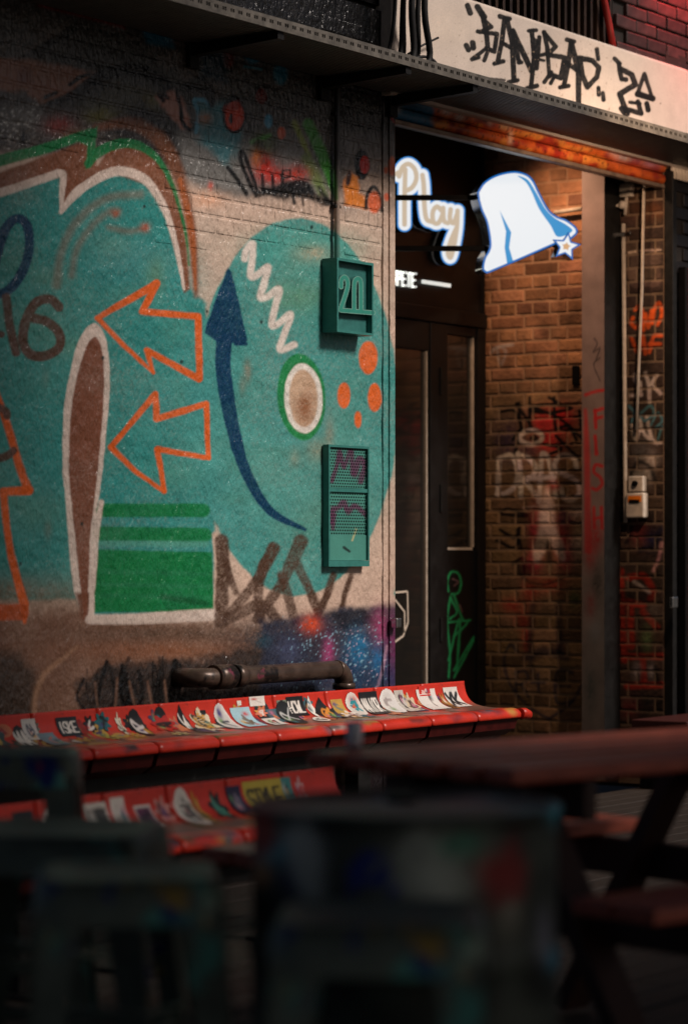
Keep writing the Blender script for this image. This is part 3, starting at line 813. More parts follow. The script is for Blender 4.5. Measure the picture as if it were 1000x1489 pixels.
# ------------------------------------------------------------------ recess
RX = 2.95      # far return wall
RY = 1.12      # door plane
RZ = 3.56
rc = Canvas(640, 120, 1060, 1240, (150, 106, 78), 1.6, 41)
def paint_recess(c):
    n = value_noise(c.h, c.w, 26 * c.sc, 77)[..., None]
    c.a *= np.clip(1 + 0.22 * n, 0.5, 1.6)
    c.poly([(640, 560), (870, 560), (870, 1240), (640, 1240)], (112, 92, 66), 40, 0.75, 6)
    c.stroke([(714, 512), (722, 505), (745, 501)], 5, (176, 160, 150), 1.5, .8); c.stroke([(722, 506), (728, 530), (735, 512), (730, 504)], 4, (170, 154, 146), 1.5, .7)
    c.blob(735, 640, 26, 40, (64, 46, 66), .85); c.blob(770, 655, 24, 16, (66, 46, 64), .7)
    for x, y, rx, ry in ((808, 612, 30, 22), (800, 640, 22, 24), (818, 606, 14, 12), (785, 612, 12, 14)):
        c.blob(x, y, rx, ry, (196, 40, 44), .95)
    K = (26, 23, 24)
    for pts in ([(726, 599), (748, 598), (760, 626)], [(754, 586), (758, 630)], [(770, 578), (770, 624)], [(751, 587), (762, 604), (772, 620)], [(771, 592), (798, 588), (831, 593), (800, 600), (772, 598)],
                [(805, 578), (807, 622)], [(798, 578), (812, 586)], [(807, 604), (826, 618), (846, 638)], [(842, 597), (847, 640)], [(808, 624), (826, 620), (838, 640)], [(808, 634), (824, 650), (842, 668)],
                [(770, 592), (786, 596), (805, 604)], [(745, 640), (756, 626), (748, 660)], [(790, 646), (816, 652), (800, 660)], [(728, 744), (740, 740), (766, 750), (730, 748)], [(815, 740), (830, 758), (846, 762)],
                [(726, 770), (748, 782), (755, 768), (748, 796), (722, 786)], [(752, 770), (758, 800)], [(745, 820), (760, 812), (762, 832)]):
        c.stroke(pts, 4.8, (12, 10, 11), 1.2, 1.0, grain=.02)
    W = (206, 190, 180)
    c.stroke([(756, 636), (763, 628), (776, 626), (787, 632), (786, 640), (774, 646), (761, 643)], 6.5, W, 1.6, .9, closed=True)
    c.oval(776, 637, 7, 5, K, 2)
    for pts in ([(725, 668), (724, 718)], [(725, 667), (742, 662), (752, 680), (750, 704), (737, 716), (723, 719)], [(753, 660), (757, 700), (757, 722)], [(753, 661), (768, 666), (779, 680), (772, 694), (758, 697)],
                [(760, 698), (770, 708), (780, 722)], [(783, 730), (786, 690), (788, 660), (797, 668), (804, 700), (808, 722)], [(756, 697), (780, 695), (806, 694)],
                [(838, 679), (834, 666), (818, 661), (807, 672), (808, 684), (822, 690), (838, 700), (842, 716), (832, 727), (820, 724), (815, 710)]):
        c.stroke(pts, 7, W, 1.8, .9)
    for x, y, rx, ry in ((778, 770, 12, 40), (818, 780, 16, 34), (775, 820, 14, 20), (822, 805, 12, 24)):
        c.blob(x, y, rx, ry, (170, 52, 66), .9)
    c.stroke([(796, 712), (795, 740), (796, 772)], [10, 20, 26], (212, 182, 170), 5, .92)
    c.stroke([(794, 776), (784, 798), (780, 815)], [22, 18, 8], (212, 184, 172), 4, .92); c.stroke([(800, 776), (812, 795), (818, 812)], [20, 16, 8], (212, 184, 172), 4, .92)
    c.stroke([(797, 790), (799, 815)], 8, (60, 40, 34), 3, .85); c.blob(805, 706, 10, 8, (180, 50, 56), .8)
    c.stroke([(760, 738), (800, 735), (847, 736)], 2, (216, 190, 176), 1, .6)
    c.blob(838, 742, 14, 12, (200, 180, 164), .7); c.blob(838, 790, 12, 26, (196, 176, 160), .6); c.blob(820, 755, 8, 14, (60, 46, 70), .8)
    for x, y, rx, ry in ((742, 880, 16, 12), (760, 900, 14, 16), (800, 850, 22, 14), (770, 860, 14, 20), (765, 930, 8, 26)):
        c.blob(x, y, rx, ry, (150, 40, 34), .7)
    c.blob(836, 870, 10, 16, (60, 92, 50), .6)
    c.stroke([(752, 815), (760, 840), (790, 850), (830, 836)], 3, K, 1.4, .7); c.stroke([(775, 880), (770, 940), (775, 985)], 9, (40, 34, 38), 4, .7); c.stroke([(812, 880), (814, 950)], 10, (44, 36, 40), 4, .7)
    c.stroke([(765, 955), (795, 948), (822, 956)], 14, (40, 36, 44), 4, .75)
    NV = (44, 44, 58)
    for pts in ([(750, 1012), (750, 976)], [(750, 978), (763, 976), (767, 986), (760, 994), (751, 995)], [(757, 995), (768, 1013)], [(773, 993), (792, 992)], [(782, 980), (783, 1006)],
                [(832, 978), (810, 977), (809, 1020), (833, 1021)], [(809, 998), (828, 998)], [(798, 1046), (765, 1025), (740, 992), (733, 958), (742, 938), (752, 948)], [(798, 1046), (830, 1022), (852, 985)]):
        c.stroke(pts, 4.5, NV, 1.4, .8)
    # street end of the return wall (beyond the column)
    c.poly([(882, 120), (1060, 120), (1060, 1240), (882, 1240)], (66, 52, 44), 3, .96, .5)
    c.blob(945, 305, 26, 14, (138, 84, 50), .7); c.blob(930, 285, 22, 30, (96, 66, 48), .6)
    c.poly([(914, 366), (960, 362), (962, 420), (912, 416)], (122, 98, 84), 4, .75, 3); c.stroke([(914, 367), (936, 364), (960, 363)], 3.5, (206, 176, 156), 1, .85)
    O = (232, 96, 40)
    for pts in ([(923, 450), (930, 445), (934, 460), (926, 476), (918, 470), (920, 462)], [(935, 480), (938, 456), (942, 476), (947, 452)], [(948, 470), (951, 450), (958, 440), (962, 456), (956, 472)], [(918, 492), (928, 512), (934, 488), (938, 514)], [(944, 512), (950, 490), (962, 488)], [(944, 500), (960, 500)]):
        c.stroke(pts, 5, O, 1.3, .95)
    W2 = (204, 184, 170)
    for pts in ([(922, 545), (926, 560)], [(930, 556), (931, 574)], [(916, 575), (932, 574)], [(938, 542), (943, 560), (944, 584)], [(955, 545), (944, 562)], [(950, 562), (960, 572)], [(918, 618), (924, 640), (930, 622)], [(930, 610), (936, 630), (955, 645)], [(940, 606), (948, 640), (960, 644)]):
        c.stroke(pts, 5, W2, 1.4, .9)
    CYN = (84, 128, 138)
    for pts in ([(914, 590), (922, 600), (918, 614)], [(932, 600), (945, 590), (950, 600), (938, 612), (930, 604)], [(946, 618), (956, 600), (962, 612), (952, 622)], [(956, 640), (962, 620)]):
        c.stroke(pts, 3.6, CYN, 1.2, .9)
    c.blob(934, 656, 20, 16, (122, 116, 108), .8); c.blob(925, 690, 12, 12, (130, 120, 112), .7); c.blob(948, 668, 10, 12, (190, 172, 160), .8); c.blob(942, 690, 8, 14, (180, 165, 156), .7)
    c.stroke([(916, 690), (928, 672), (945, 680), (952, 700)], 6, (24, 22, 24), 2, .85); c.stroke([(900, 755), (914, 760), (918, 776), (910, 790)], 6, (22, 20, 22), 1.8, .9)
    c.blob(930, 775, 12, 18, (150, 60, 54), .85); c.blob(950, 785, 16, 16, (40, 34, 64), .95); c.stroke([(930, 800), (950, 792), (960, 770)], 7, (30, 26, 44), 2, .9); c.stroke([(950, 830), (958, 810), (962, 790)], 5, (210, 150, 150), 2, .8)
    R = (158, 44, 30)
    for pts in ([(902, 830), (904, 900), (908, 960)], [(915, 840), (935, 838), (948, 856), (946, 872)], [(912, 875), (935, 880)], [(935, 890), (955, 912)], [(912, 955), (962, 954)], [(934, 955), (936, 995)], [(912, 998), (962, 996)], [(916, 880), (918, 940)]):
        c.stroke(pts, 10, R, 2.2, .9)
    c.stroke([(922, 846), (934, 854), (944, 862)], 5, (190, 170, 160), 1.6, .8); c.blob(940, 930, 8, 20, (110, 130, 84), .8); c.blob(950, 890, 12, 14, (120, 108, 96), .6)
    c.blob(926, 975, 7, 12, (170, 156, 150), .7); c.blob(946, 975, 6, 12, (160, 150, 144), .7); c.stroke([(952, 970), (956, 990)], 6, (26, 24, 24), 2, .8); c.blob(940, 1020, 20, 14, (28, 30, 28), .8); c.blob(915, 1030, 16, 16, (120, 40, 40), .6)
paint_recess(rc)

ret = empty('recess_wall', (RX, 0, 0))
tag(ret, 'bare brown brick return wall of the doorway with white and red graffiti tags', 'wall')
def to_local(o, parent):
    o.parent = parent; o.location = -np.array(parent.location)
gy = np.arange(-0.0, RY + 0.006, 0.012); gz = np.arange(-0.03, RZ, 0.012)
A, B = np.meshgrid(gy, gz)
Q = np.stack([np.full(A.size, RX + 0.0015), A.ravel(), B.ravel()], 1)
u_, v_ = proj(Q)
mc = rc.sample(u_, v_) * 0.7 + lin((190, 160, 130)) * 0.3
o = link('mortar_bed', mesh_np('mortar_bed', Q, grid_faces(len(gy), len(gz)), mc, False), M['mortar']); to_local(o, ret)
o = MB().box(RX + .02, RX + .25, 0.0, RY + .3, -.05, RZ + .3).build('wall_core', M['dark_in']); to_local(o, ret)
CH = 0.0715
bricks = []
for r in range(int(RZ / CH)):
    w = 0.215 if r % 2 == 0 else 0.1075
    off = (0.054 if r % 2 else 0.0)
    y = -off
    while y < RY - 0.01:
        y0, y1 = max(y, 0.0), min(y + w, RY)
        if y1 - y0 > 0.02: bricks.append((y0, y1, r * CH, (r + 1) * CH))
        y += w
def brick_vis(b):
    m = 0.5 * (b[0] + b[1])
    return b[2] > 0.2 and not (0.27 < m < 0.39 and b[0] > .26)
vis = [b for b in bricks if brick_vis(b)]
vis.sort(key=lambda b: b[2], reverse=True)
def brick_mesh_x(y0, y1, z0, z1, x, canv, nx, nz, jit, tint):
    e = 0.0045
    gy = np.concatenate([[y0 + e, y0 + e * 1.6], np.linspace(y0 + e * 2.6, y1 - e * 2.6, nx - 4), [y1 - e * 1.6, y1 - e]])
    gz = np.concatenate([[z0 + e, z0 + e * 1.6], np.linspace(z0 + e * 2.6, z1 - e * 2.6, nz - 4), [z1 - e * 1.6, z1 - e]])
    A, B = np.meshgrid(gy, gz)
    ii, jj = np.meshgrid(np.arange(nx), np.arange(nz))
    edge = np.minimum(np.minimum(ii, nx - 1 - ii), np.minimum(jj, nz - 1 - jj)).ravel()
    Q = np.stack([np.full(A.size, x - 0.0025 + jit), A.ravel() + rng.normal(0, .0007, A.size), B.ravel() + rng.normal(0, .0008, A.size) + (A.ravel() - y0) * rng.normal(0, .012)], 1)
    Q[:, 0] += np.where(edge == 0, 0.010, np.where(edge == 1, 0.0015, 0)) + rng.normal(0, 0.0007, len(Q))
    u_, v_ = proj(Q)
    c = canv.sample(u_, v_) * tint
    f = grid_faces(nx, nz)[:, ::-1]
    return Q, f, c
rest_v, rest_f, rest_c = [], [], []
base_n = 0
for k, b in enumerate(vis + [b for b in bricks if not brick_vis(b)]):
    nx = 28 if b[1] - b[0] > 0.15 else 16
    Q, f, c = brick_mesh_x(*b, RX, rc, nx, 13, rng.uniform(-.002, .0015), np.clip(rng.normal(.96, .26), .4, 1.5) * np.array([1, rng.uniform(.94, 1.04), rng.uniform(.9, 1.06)]))
    if k < min(len(vis), 298):
        o = link('brick', mesh_np('brick', Q, f, c, True), M['brick']); to_local(o, ret)
    else:
        rest_v.append(Q); rest_f.append(f + base_n); rest_c.append(c); base_n += len(Q)
if rest_v:
    o = link('lower_brickwork', mesh_np('lower_brickwork', np.vstack(rest_v), np.vstack(rest_f), np.vstack(rest_c), True), M['brick']); to_local(o, ret)
    tag(o, kind='stuff')

# steel column with FISH
fc = Canvas(820, 180, 930, 1240, (124, 104, 98), 2.0, 51)
fc.poly([(820, 790), (930, 790), (930, 1240), (820, 1240)], (104, 98, 92), 60, .8, 4)
RD = (176, 34, 36)
fc.stroke([(851, 574), (862, 570), (877, 567)], 5, RD, 1.2, .9)
fc.stroke([(851, 596), (853, 660), (855, 800)], [5, 9, 10], RD, 2.5, .75)
for pts in ([(865, 596), (866, 622)], [(864, 598), (876, 594)], [(866, 608), (875, 606)], [(865, 634), (867, 660)], [(875, 678), (866, 676), (863, 686), (872, 694), (875, 704), (867, 712), (861, 710)], [(863, 738), (864, 768)], [(874, 738), (875, 768)], [(864, 754), (875, 752)]):
    fc.stroke(pts, 5, RD, 1.3, .9)
fc.stroke([(864, 492), (868, 500), (862, 512), (872, 506), (866, 524), (872, 520), (863, 530), (872, 553)], 1.8, (40, 30, 36), .7, .9)
for x, y, rx, ry, cc in ((858, 800, 10, 30, (150, 44, 42)), (868, 850, 10, 34, (54, 50, 46)), (866, 780, 12, 22, (148, 44, 42)), (858, 880, 8, 20, (120, 52, 50)), (866, 920, 10, 20, (112, 112, 112)), (858, 1000, 10, 40, (70, 74, 70))):
    fc.blob(x, y, rx, ry, cc, .75)
colm = empty('steel_column', (2.857, 0.325, 0))
tag(colm, 'grey steel column with FISH sprayed in red down its face', 'column')
cy0, cy1, cxf = 0.2556, 0.392, 2.763
gy = np.linspace(cy0, cy1, 40); gz = np.arange(0, RZ - .02, 0.008)
A, B = np.meshgrid(gy, gz)
Q = np.stack([np.full(A.size, cxf), A.ravel(), B.ravel()], 1)
u_, v_ = proj(Q)
o = link('face_plate', mesh_np('face_plate', Q, grid_faces(len(gy), len(gz))[:, ::-1], fc.sample(u_, v_)), M['fish']); to_local(o, colm)
o = MB().box(cxf + .002, RX - .016, cy0, cy0 + .014, 0, RZ - .02).box(cxf + .002, RX - .016, cy1 - .014, cy1, 0, RZ - .02).build('flange', M['steel_dark']); to_local(o, colm)
# small slot vent by the column
p = on_x(838, 545, RX)
o = MB().box(RX - .014, RX - .002, p[1] - .022, p[1] + .022, p[2] - .055, p[2] + .05, .004).build('slot_vent', M['black'])
tag(o, 'small dark upright slot vent in the brown brickwork beside the column', 'vent')

# recess ceiling, left return, floor step
o = MB().box(0.22, RX, 0.16, RY + .3, RZ, RZ + .2).build('recess_ceiling', M['black']); tag(o, kind='structure')
o = MB().box(0.22, 0.296, 0.31, RY + .3, 0, RZ).build('recess_left_wall', M['dark_in']); tag(o, kind='structure')

# ------------------------------------------------------------------ door
door = empty('shop_door', (2.4, RY, 0))
tag(door, 'black glazed door and side panel set back in the brick recess', 'door')
def dbox(name, x0, x1, y0, y1, z0, z1, mat, bev=0.004, parent=door):
    o = MB().box(x0, x1, y0, y1, z0, z1, bev).build(name, mat); to_local(o, door); return o
def ux(u, v, y=RY): return on_y(u, v, y)
ztr = ux(650, 463)[2]
xg1 = ux(622, 700)[0]; xs0 = ux(648, 700)[0]; xs1 = ux(690, 700)[0]; xm0 = ux(634, 700)[0]
zkick = ux(668, 801)[2]; zglt = ux(668, 488)[2]; zgl0 = ux(600, 507)[2]
dbox('transom_panel', 0.35, RX - .01, RY + .01, RY + .06, ztr + .05, RZ - .003, M['black_door'])
dbox('lintel', 0.35, RX - .01, RY - .03, RY + .05, ztr - .03, ztr + .048, M['black_door'])
dbox('frame', xs1 + .003, RX - .01, RY - .02, RY + .05, 0, ztr - .032, M['black_door'])
dbox('mullion', xg1 + .003, xs0 - .003, RY - .015, RY + .05, 0, ztr - .034, M['black_door'])
dbox('hinge', xm0 + .01, xm0 + .028, RY - .024, RY - .0155, 2.05, 2.2, M['steel_dark'], .002)
dbox('hinge', xm0 + .01, xm0 + .028, RY - .024, RY - .0155, 1.42, 1.57, M['steel_dark'], .002)
dbox('hinge', xm0 + .01, xm0 + .028, RY - .024, RY - .0155, 0.72, 0.85, M['steel_dark'], .002)
dbox('top_rail', 0.6, xg1, RY - .01, RY + .04, zgl0, ztr - .034, M['black_door'])
dbox('pane', 0.6, xg1 - .012, RY + .018, RY + .026, .12, zgl0 - .002, M['glass'], 0)
dbox('glazing_bead', xg1 - .011, xg1, RY + .003, RY + .03, .12, zgl0 - .002, M['conduit'], .001)
dbox('pane', xs0 + .002, xs1 - .016, RY + .018, RY + .026, zkick + .02, zglt, M['glass'], 0)
dbox('glazing_bead', xs1 - .015, xs1 - .003, RY + .003, RY + .03, zkick + .02, zglt, M['conduit'], .001)
dbox('glazing_bead', xs0, xs1 - .017, RY + .004, RY + .03, zkick + .004, zkick + .018, M['conduit'], .001)
dbox('top_rail', xs0, xs1, RY - .01, RY + .04, zglt + .002, ztr - .034, M['black_door'])
kc = Canvas(630, 780, 720, 1060, (21, 19, 18), 3.0, 61)
for pts in ([(652, 860), (650, 845), (656, 832), (666, 834), (670, 848), (666, 862), (656, 864)], [(655, 868), (650, 900), (654, 950), (652, 985)], [(660, 866), (672, 900), (680, 905), (660, 925)], [(652, 905), (684, 902)], [(652, 960), (668, 900), (664, 975)], [(660, 985), (684, 940), (688, 928), (660, 975)], [(655, 870), (664, 890), (654, 900)]):
    kc.stroke(pts, 3.2, (38, 140, 84), .9, .9)
for pts in ([(658, 842), (666, 846), (660, 852)], [(668, 880), (672, 890)]):
    kc.stroke(pts, 2, (120, 90, 90), .9, .7)
gx = np.linspace(xs0, xs1, 60); gz = np.linspace(0.02, zkick, 220)
A, B = np.meshgrid(gx, gz); Q = np.stack([A.ravel(), np.full(A.size, RY + .002), B.ravel()], 1); u_, v_ = proj(Q)
o = link('kick_panel', mesh_np('kick_panel', Q, grid_faces(60, 220), kc.sample(u_, v_)), M['enamel']); to_local(o, door)
tag(o, 'black lower panel with a green sprayed scribble')
# white printed shield on the glass
def flat_strokes(name, strokes, w, y, mat, parent, off):
    mb = MB()
    for st in strokes:
        for a, b in zip(st, st[1:]):
            mb.bar(on_y(a[0], a[1], y), on_y(b[0], b[1], y), w, .002, (0, -1, 0))
    o = mb.build(name, mat); to_local(o, parent); return o
flat_strokes('printed_shield', [[(572, 862), (592, 860), (593, 905), (586, 925), (572, 935)], [(574, 872), (588, 890), (588, 920)]], .010, RY + .012, M['plasticw'], door, 0)

# ------------------------------------------------------------------ lit signs
def relief(name, sdf_fn, layers, x0, y0, x1, y1, step, p0, n, thick, parent, mat_face, mat_side, snap=0.0):
    """a flat plate cut to an outline (given in photo pixels), laid on the plane p0/n, with real thickness"""
    us = np.arange(x0, x1 + step, step); vs_ = np.arange(y0, y1 + step, step)
    A, B = np.meshgrid(us, vs_)
    d = sdf_fn(A, B)
    gyv, gxv = np.gradient(d, step)
    g2 = np.maximum(gxv ** 2 + gyv ** 2, .2)
    near = (np.abs(d) < step * 0.9)
    A2 = np.where(near, A - d * gxv / g2, A); B2 = np.where(near, B - d * gyv / g2, B)
    ins = d < step * 0.75
    nx, ny = len(us), len(vs_)
    cell = ins[:-1, :-1] & ins[1:, :-1] & ins[:-1, 1:] & ins[1:, 1:]
    cm = (d[:-1, :-1] + d[1:, :-1] + d[:-1, 1:] + d[1:, 1:]) / 4
    cell &= cm < 0
    jj, ii = np.nonzero(cell)
    a = jj * nx + ii
    faces = np.stack([a, a + 1, a + 1 + nx, a + nx], 1)
    front = on_plane(A2.ravel(), B2.ravel(), p0, n)
    col = layers(A, B, d).reshape(-1, 3)
    # boundary edges
    e = np.concatenate([faces[:, [0, 1]], faces[:, [1, 2]], faces[:, [2, 3]], faces[:, [3, 0]]])
    key = np.sort(e, 1); key = key[:, 0].astype(np.int64) * (nx * ny) + key[:, 1]
    uq, idx, cnt = np.unique(key, return_index=True, return_counts=True)
    be = e[idx[cnt == 1]]
    used = np.unique(faces)
    remap = np.full(nx * ny, -1); remap[used] = np.arange(len(used))
    fo = link(name, mesh_np(name, front[used], remap[faces][:, ::-1], col[used]), mat_face)
    bn = np.unique(be); rm2 = np.full(nx * ny, -1); rm2[bn] = np.arange(len(bn))
    back = front[bn] + (-np.asarray(n, float)) * thick
    sv = np.vstack([front[bn], back])
    sf = np.stack([rm2[be[:, 0]], rm2[be[:, 1]], rm2[be[:, 1]] + len(bn), rm2[be[:, 0]] + len(bn)], 1)
    so = link(name.replace('face', 'edge') if 'face' in name else name + '_edge', mesh_np(name + '_edge', sv, sf), mat_side)
    for q in (fo, so): to_local(q, parent)
    return fo, so

ICE, BLUE, TAN, WLIT = (238, 242, 246), (24, 112, 190), (206, 186, 162), (240, 242, 244)
# bell: plate facing the street obliquely, on two arms from the door wall
th = math.radians(20)
tb = np.array([R2[0] * math.cos(th) + D2[0] * math.sin(th), R2[1] * math.cos(th) + D2[1] * math.sin(th), 0])
nb = np.array([tb[1], -tb[0], 0.0])
if nb @ D2 > 0: nb = -nb
BP = CAM + 13.35 * (D2 + (765 - CX) / F * R2); BP[2] = 0
bell = empty('bell_sign', (BP[0], BP[1], 2.95))
tag(bell, 'lit white and blue bell shaped sign hanging in the doorway', 'sign')
bell_pts = catmull([(693.5, 279), (704, 264), (722, 253.5), (746, 248.5), (764, 252), (775, 261), (784, 279), (797, 303), (809, 313.5), (824, 319.5), (837.5, 330), (839, 339), (831.5, 346.5)], 6)
bell_pts = np.vstack([bell_pts, [(809, 354), (752, 379), (712, 396)], catmull([(707, 397.5), (701, 391), (703.5, 375), (710, 363), (711.5, 351), (707, 324), (699.5, 306), (695, 291)], 6)])
mid = np.array([(726.5, 306), (743, 337.5), (740, 360), (746, 380), (737, 383), (733.5, 360), (735.5, 336)])
rgt = catmull([(752, 255), (767, 261), (779, 279), (792.5, 303), (806, 316.5), (824, 327), (831.5, 336), (811, 344), (800, 327), (783.5, 303), (773, 279), (764, 264)], 5, True)
def bell_layers(A, B, d):
    c = np.empty(A.shape + (3,)); c[:] = lin(ICE)
    for pts in (mid, rgt):
        s = np.clip(.5 - poly_sdf(A, B, pts) / 1.0, 0, 1)[..., None]
        c = c * (1 - s) + lin((48, 146, 206)) * s
    s = np.clip((d + 2.8) / 1.0 + .5, 0, 1)[..., None]
    c = c * (1 - s) + lin((22, 104, 184)) * s
    return c
relief('bell_face', lambda A, B: poly_sdf(A, B, bell_pts), bell_layers, 688, 244, 844, 402, .8, (BP[0], BP[1], 2.95), nb, .095, bell, M['lit'], M['chrome'])
def star_pts(cx, cy, ro, ri, a0, sx=1.0):
    return [(cx + sx * (ro if k % 2 == 0 else ri) * math.cos(a0 + k * math.pi / 5), cy + (ro if k % 2 == 0 else ri) * math.sin(a0 + k * math.pi / 5)) for k in range(10)]
sp = star_pts(823, 358, 22, 10.5, math.radians(-8))
def star_layers(A, B, d):
    c = np.empty(A.shape + (3,)); c[:] = lin(WLIT)
    s = np.clip(.5 - (d + 6.5) / 1.0, 0, 1)[..., None]; c = c * (1 - s) + lin((216, 170, 124)) * s
    s = np.clip((d + 2.2) / 1.0 + .5, 0, 1)[..., None]; c = c * (1 - s) + lin((22, 104, 184)) * s
    return c
BP2 = BP + nb * .012
relief('star_face', lambda A, B: poly_sdf(A, B, sp), star_layers, 798, 332, 848, 384, .6, (BP2[0], BP2[1], 2.95), nb, .06, bell, M['lit'], M['chrome'])
o = MB().prism([CAMP for CAMP in [tuple(on_plane(np.array(a), np.array(b_), BP - nb * .098, nb)) for a, b_ in bell_pts[::3]]], tuple(nb * .004)).build('back_plate', M['steel_dark']); to_local(o, bell)
for v_ in (287, 361):
    a = on_plane(np.array(706.), np.array(float(v_)), BP - nb * .04, nb)
    dirv = -R2
    t = (RY + .008 - a[1]) / dirv[1]
    bb = a + dirv * t
    o = MB().bar(a, bb, .022, .026).build('arm', M['black']); to_local(o, bell)

# Play sign on the transom
play = empty('play_sign', (2.3, RY, 2.8))
tag(play, 'lit script sign reading Play on the black panel over the door', 'sign')
pst = [[(589, 246), (588, 290), (588, 326)], [(580, 256), (585, 243), (594, 238), (603, 246), (605, 260), (599, 272), (590, 277)], [(614, 254), (616, 270), (617, 300), (620, 318), (627, 322)],
       [(642, 306), (635, 300), (629, 308), (630, 322), (637, 324), (643, 312), (644, 302), (645, 320), (651, 324)], [(655, 304), (654, 318), (659, 324), (664, 312)], [(665, 306), (664, 330), (660, 356), (655, 374), (651, 366), (656, 348), (664, 330)],
       [(545, 300), (560, 262), (580, 250)]]
pst = [catmull(s, 6) for s in pst]
def play_d(A, B):
    d = np.full(A.shape, 1e9)
    for s in pst: d = np.minimum(d, seg_dist(A, B, s))
    return d
def play_layers(A, B, d0):
    d = d0 + 11.0
    c = np.empty(A.shape + (3,)); c[:] = lin(WLIT)
    s = np.clip(.5 - (d - 3.4) / .9, 0, 1)[..., None]; c = c * (1 - s) + lin(TAN) * s
    s = np.clip((d - 8.8) / .9 + .5, 0, 1)[..., None]; c = c * (1 - s) + lin((60, 138, 214)) * s
    return c
relief('letter_face', lambda A, B: play_d(A, B) - 11.0, play_layers, 530, 220, 690, 392, .8, (0, RY - .04, 0), np.array([0, -1.0, 0]), .045, play, M['lit'], M['black'])
M['lit_white'] = glow('lit_white_letter', (236, 238, 232), .85)
pete = empty('compete_lettering', (2.3, RY, 2.3))
tag(pete, 'small lit white block letters ending in PETE with a dash, over the door', 'sign')
word = 'COMPETE'
for k, ch in enumerate(word):
    ox = 606 - (len(word) - k) * 7.1
    mb = MB()
    for st in FONT[ch]:
        for a, b_ in zip(st, st[1:]):
            pa = on_y(ox + a[0] / 4 * 5.0, 395 + (ox - 578) * .13 + a[1] / 6 * 19, RY - .004)
            pb = on_y(ox + b_[0] / 4 * 5.0, 395 + (ox - 578) * .13 + b_[1] / 6 * 19, RY - .004)
            dd = (pb - pa) / (np.linalg.norm(pb - pa) + 1e-9) * .004
            mb.bar(pa - dd, pb + dd, .0105, .012, (0, -1, 0))
    o = mb.build('letter', M['lit_white']); to_local(o, pete)
o = MB().bar(on_y(614, 409, RY - .004), on_y(654, 415, RY - .004), .018, .012, (0, -1, 0)).build('dash', M['lit_white']); to_local(o, pete)

# small downlight under the recess ceiling, hidden by the shutter case
rl_ = empty('recess_downlight', (2.36, 0.62, RZ)); tag(rl_, 'small warm downlight under the ceiling of the doorway recess', 'lamp')
MB().lathe([(.045, -.09), (.052, -.085), (.052, -.01), (.03, 0)], 20).build('housing', M['steel_dark'], rl_)
MB().lathe([(.036, -.094), (.04, -.0915)], 20).build('lens', glow('warm_lens', (255, 190, 130), 2.0), rl_)
rd_ = bpy.data.lights.new('recess_downlight_light', 'SPOT'); rd_.energy = 62; rd_.color = (1, .60, .36); rd_.spot_size = math.radians(100); rd_.spot_blend = 1.0; rd_.shadow_soft_size = .05
rdo = bpy.data.objects.new('lamp_light', rd_); COL.objects.link(rdo); rdo.parent = rl_; rdo.location = (0, 0, -.11)
rdo.rotation_euler = Vector((-.6, .12, .80)).to_track_quat('Z', 'Y').to_euler()

# ------------------------------------------------------------------ fittings on the return wall
def pipe(name, pts, r, mat, label, cat='pipe', seg=10):
    c0 = np.array(pts[0], float)
    o = MB().tube([np.array(p, float) - c0 for p in pts], r, seg).build(name, mat)
    o.location = c0
    return tag(o, label, cat)
xr = RX - .03
pipe('conduit', [on_x(906, 325, xr), on_x(909, 735, xr), on_x(909, 760, xr)], .011, M['conduit'], 'straight white conduit running down the graffitied strip beside the column')
pipe('pull_cord', [on_x(936, 262, xr), on_x(933, 420, xr), on_x(928, 540, xr), on_x(925, 625, xr)], .008, M['conduit'], 'thin pale cable hanging from the shutter beside the white conduit', 'cable')
pipe('wall_rail', [on_x(806, 308.5, RX - .05), on_x(846, 303, RX - .05)], .012, M['conduit'], 'short horizontal metal rail on the bare brick behind the bell')
jb = empty('junction_box', on_x(914, 277, RX)); tag(jb, 'square white junction box near the top of the return wall', 'electrical box')
MB().box(-.045, -.004, -.037, .037, -.036, .036, .008).build('box', M['plasticw'], jb)
MB().tube([(-.025, 0.0, .036), (-.025, .012, .07), (-.025, .0, .12), (-.025, .03, .15)], .008).build('cable', M['conduit'], jb)
MB().tube([(-.025, 0.0, -.036), (-.025, .01, -.13)], .009).build('conduit_stub', M['conduit'], jb)
lv = empty('wall_lever', on_x(911, 299, RX)); tag(lv, 'short metal lever arm under the white junction box', 'lever')
MB().tube([(-.05, 0, 0), (-.05, .15, -.01)], .009).build('arm', M['conduit'], lv)
MB().lathe([(.012, -.02), (.02, -.012), (.02, .012), (.012, .02)], 14).build('knob', M['conduit'], lv, (-.05, 0, 0))
cl = empty('pipe_clip', on_x(906.5, 342, RX)); tag(cl, 'two-eared metal saddle clip holding the white conduit', 'clip')
MB().box(-.05, -.012, -.03, .03, -.012, .012, .003).build('saddle', M['chrome'], cl)
for s in (-1, 1): MB().lathe([(.006, 0), (.006, .02)], 8).build('screw', M['chrome'], cl, (-.02, s * .05, 0))
sw = empty('switch_box', on_x(930, 735, RX)); tag(sw, 'pale shutter switch box with orange warning label on the graffitied strip', 'switch')
MB().box(-.06, -.004, -.054, .054, -.066, .066, .008).build('body', M['plasticw'], sw)
MB().box(-.063, -.0605, -.040, .038, .018, .05).build('warning_label', plain('orange_label', (226, 122, 30), .5, 0, .15, 0), sw)
MB().box(-.065, -.0632, -.03, .03, .012, .03).build('label_print', M['black'], sw)
MB().box(-.05, -.004, -.045, .045, .072, .155, .006).build('key_switch', M['plasticw'], sw)
MB().lathe([(.016, 0), (.016, .012)], 12).build('keyhole', M['black'], sw, (-.05, 0, .115), (0, -math.pi / 2, 0))

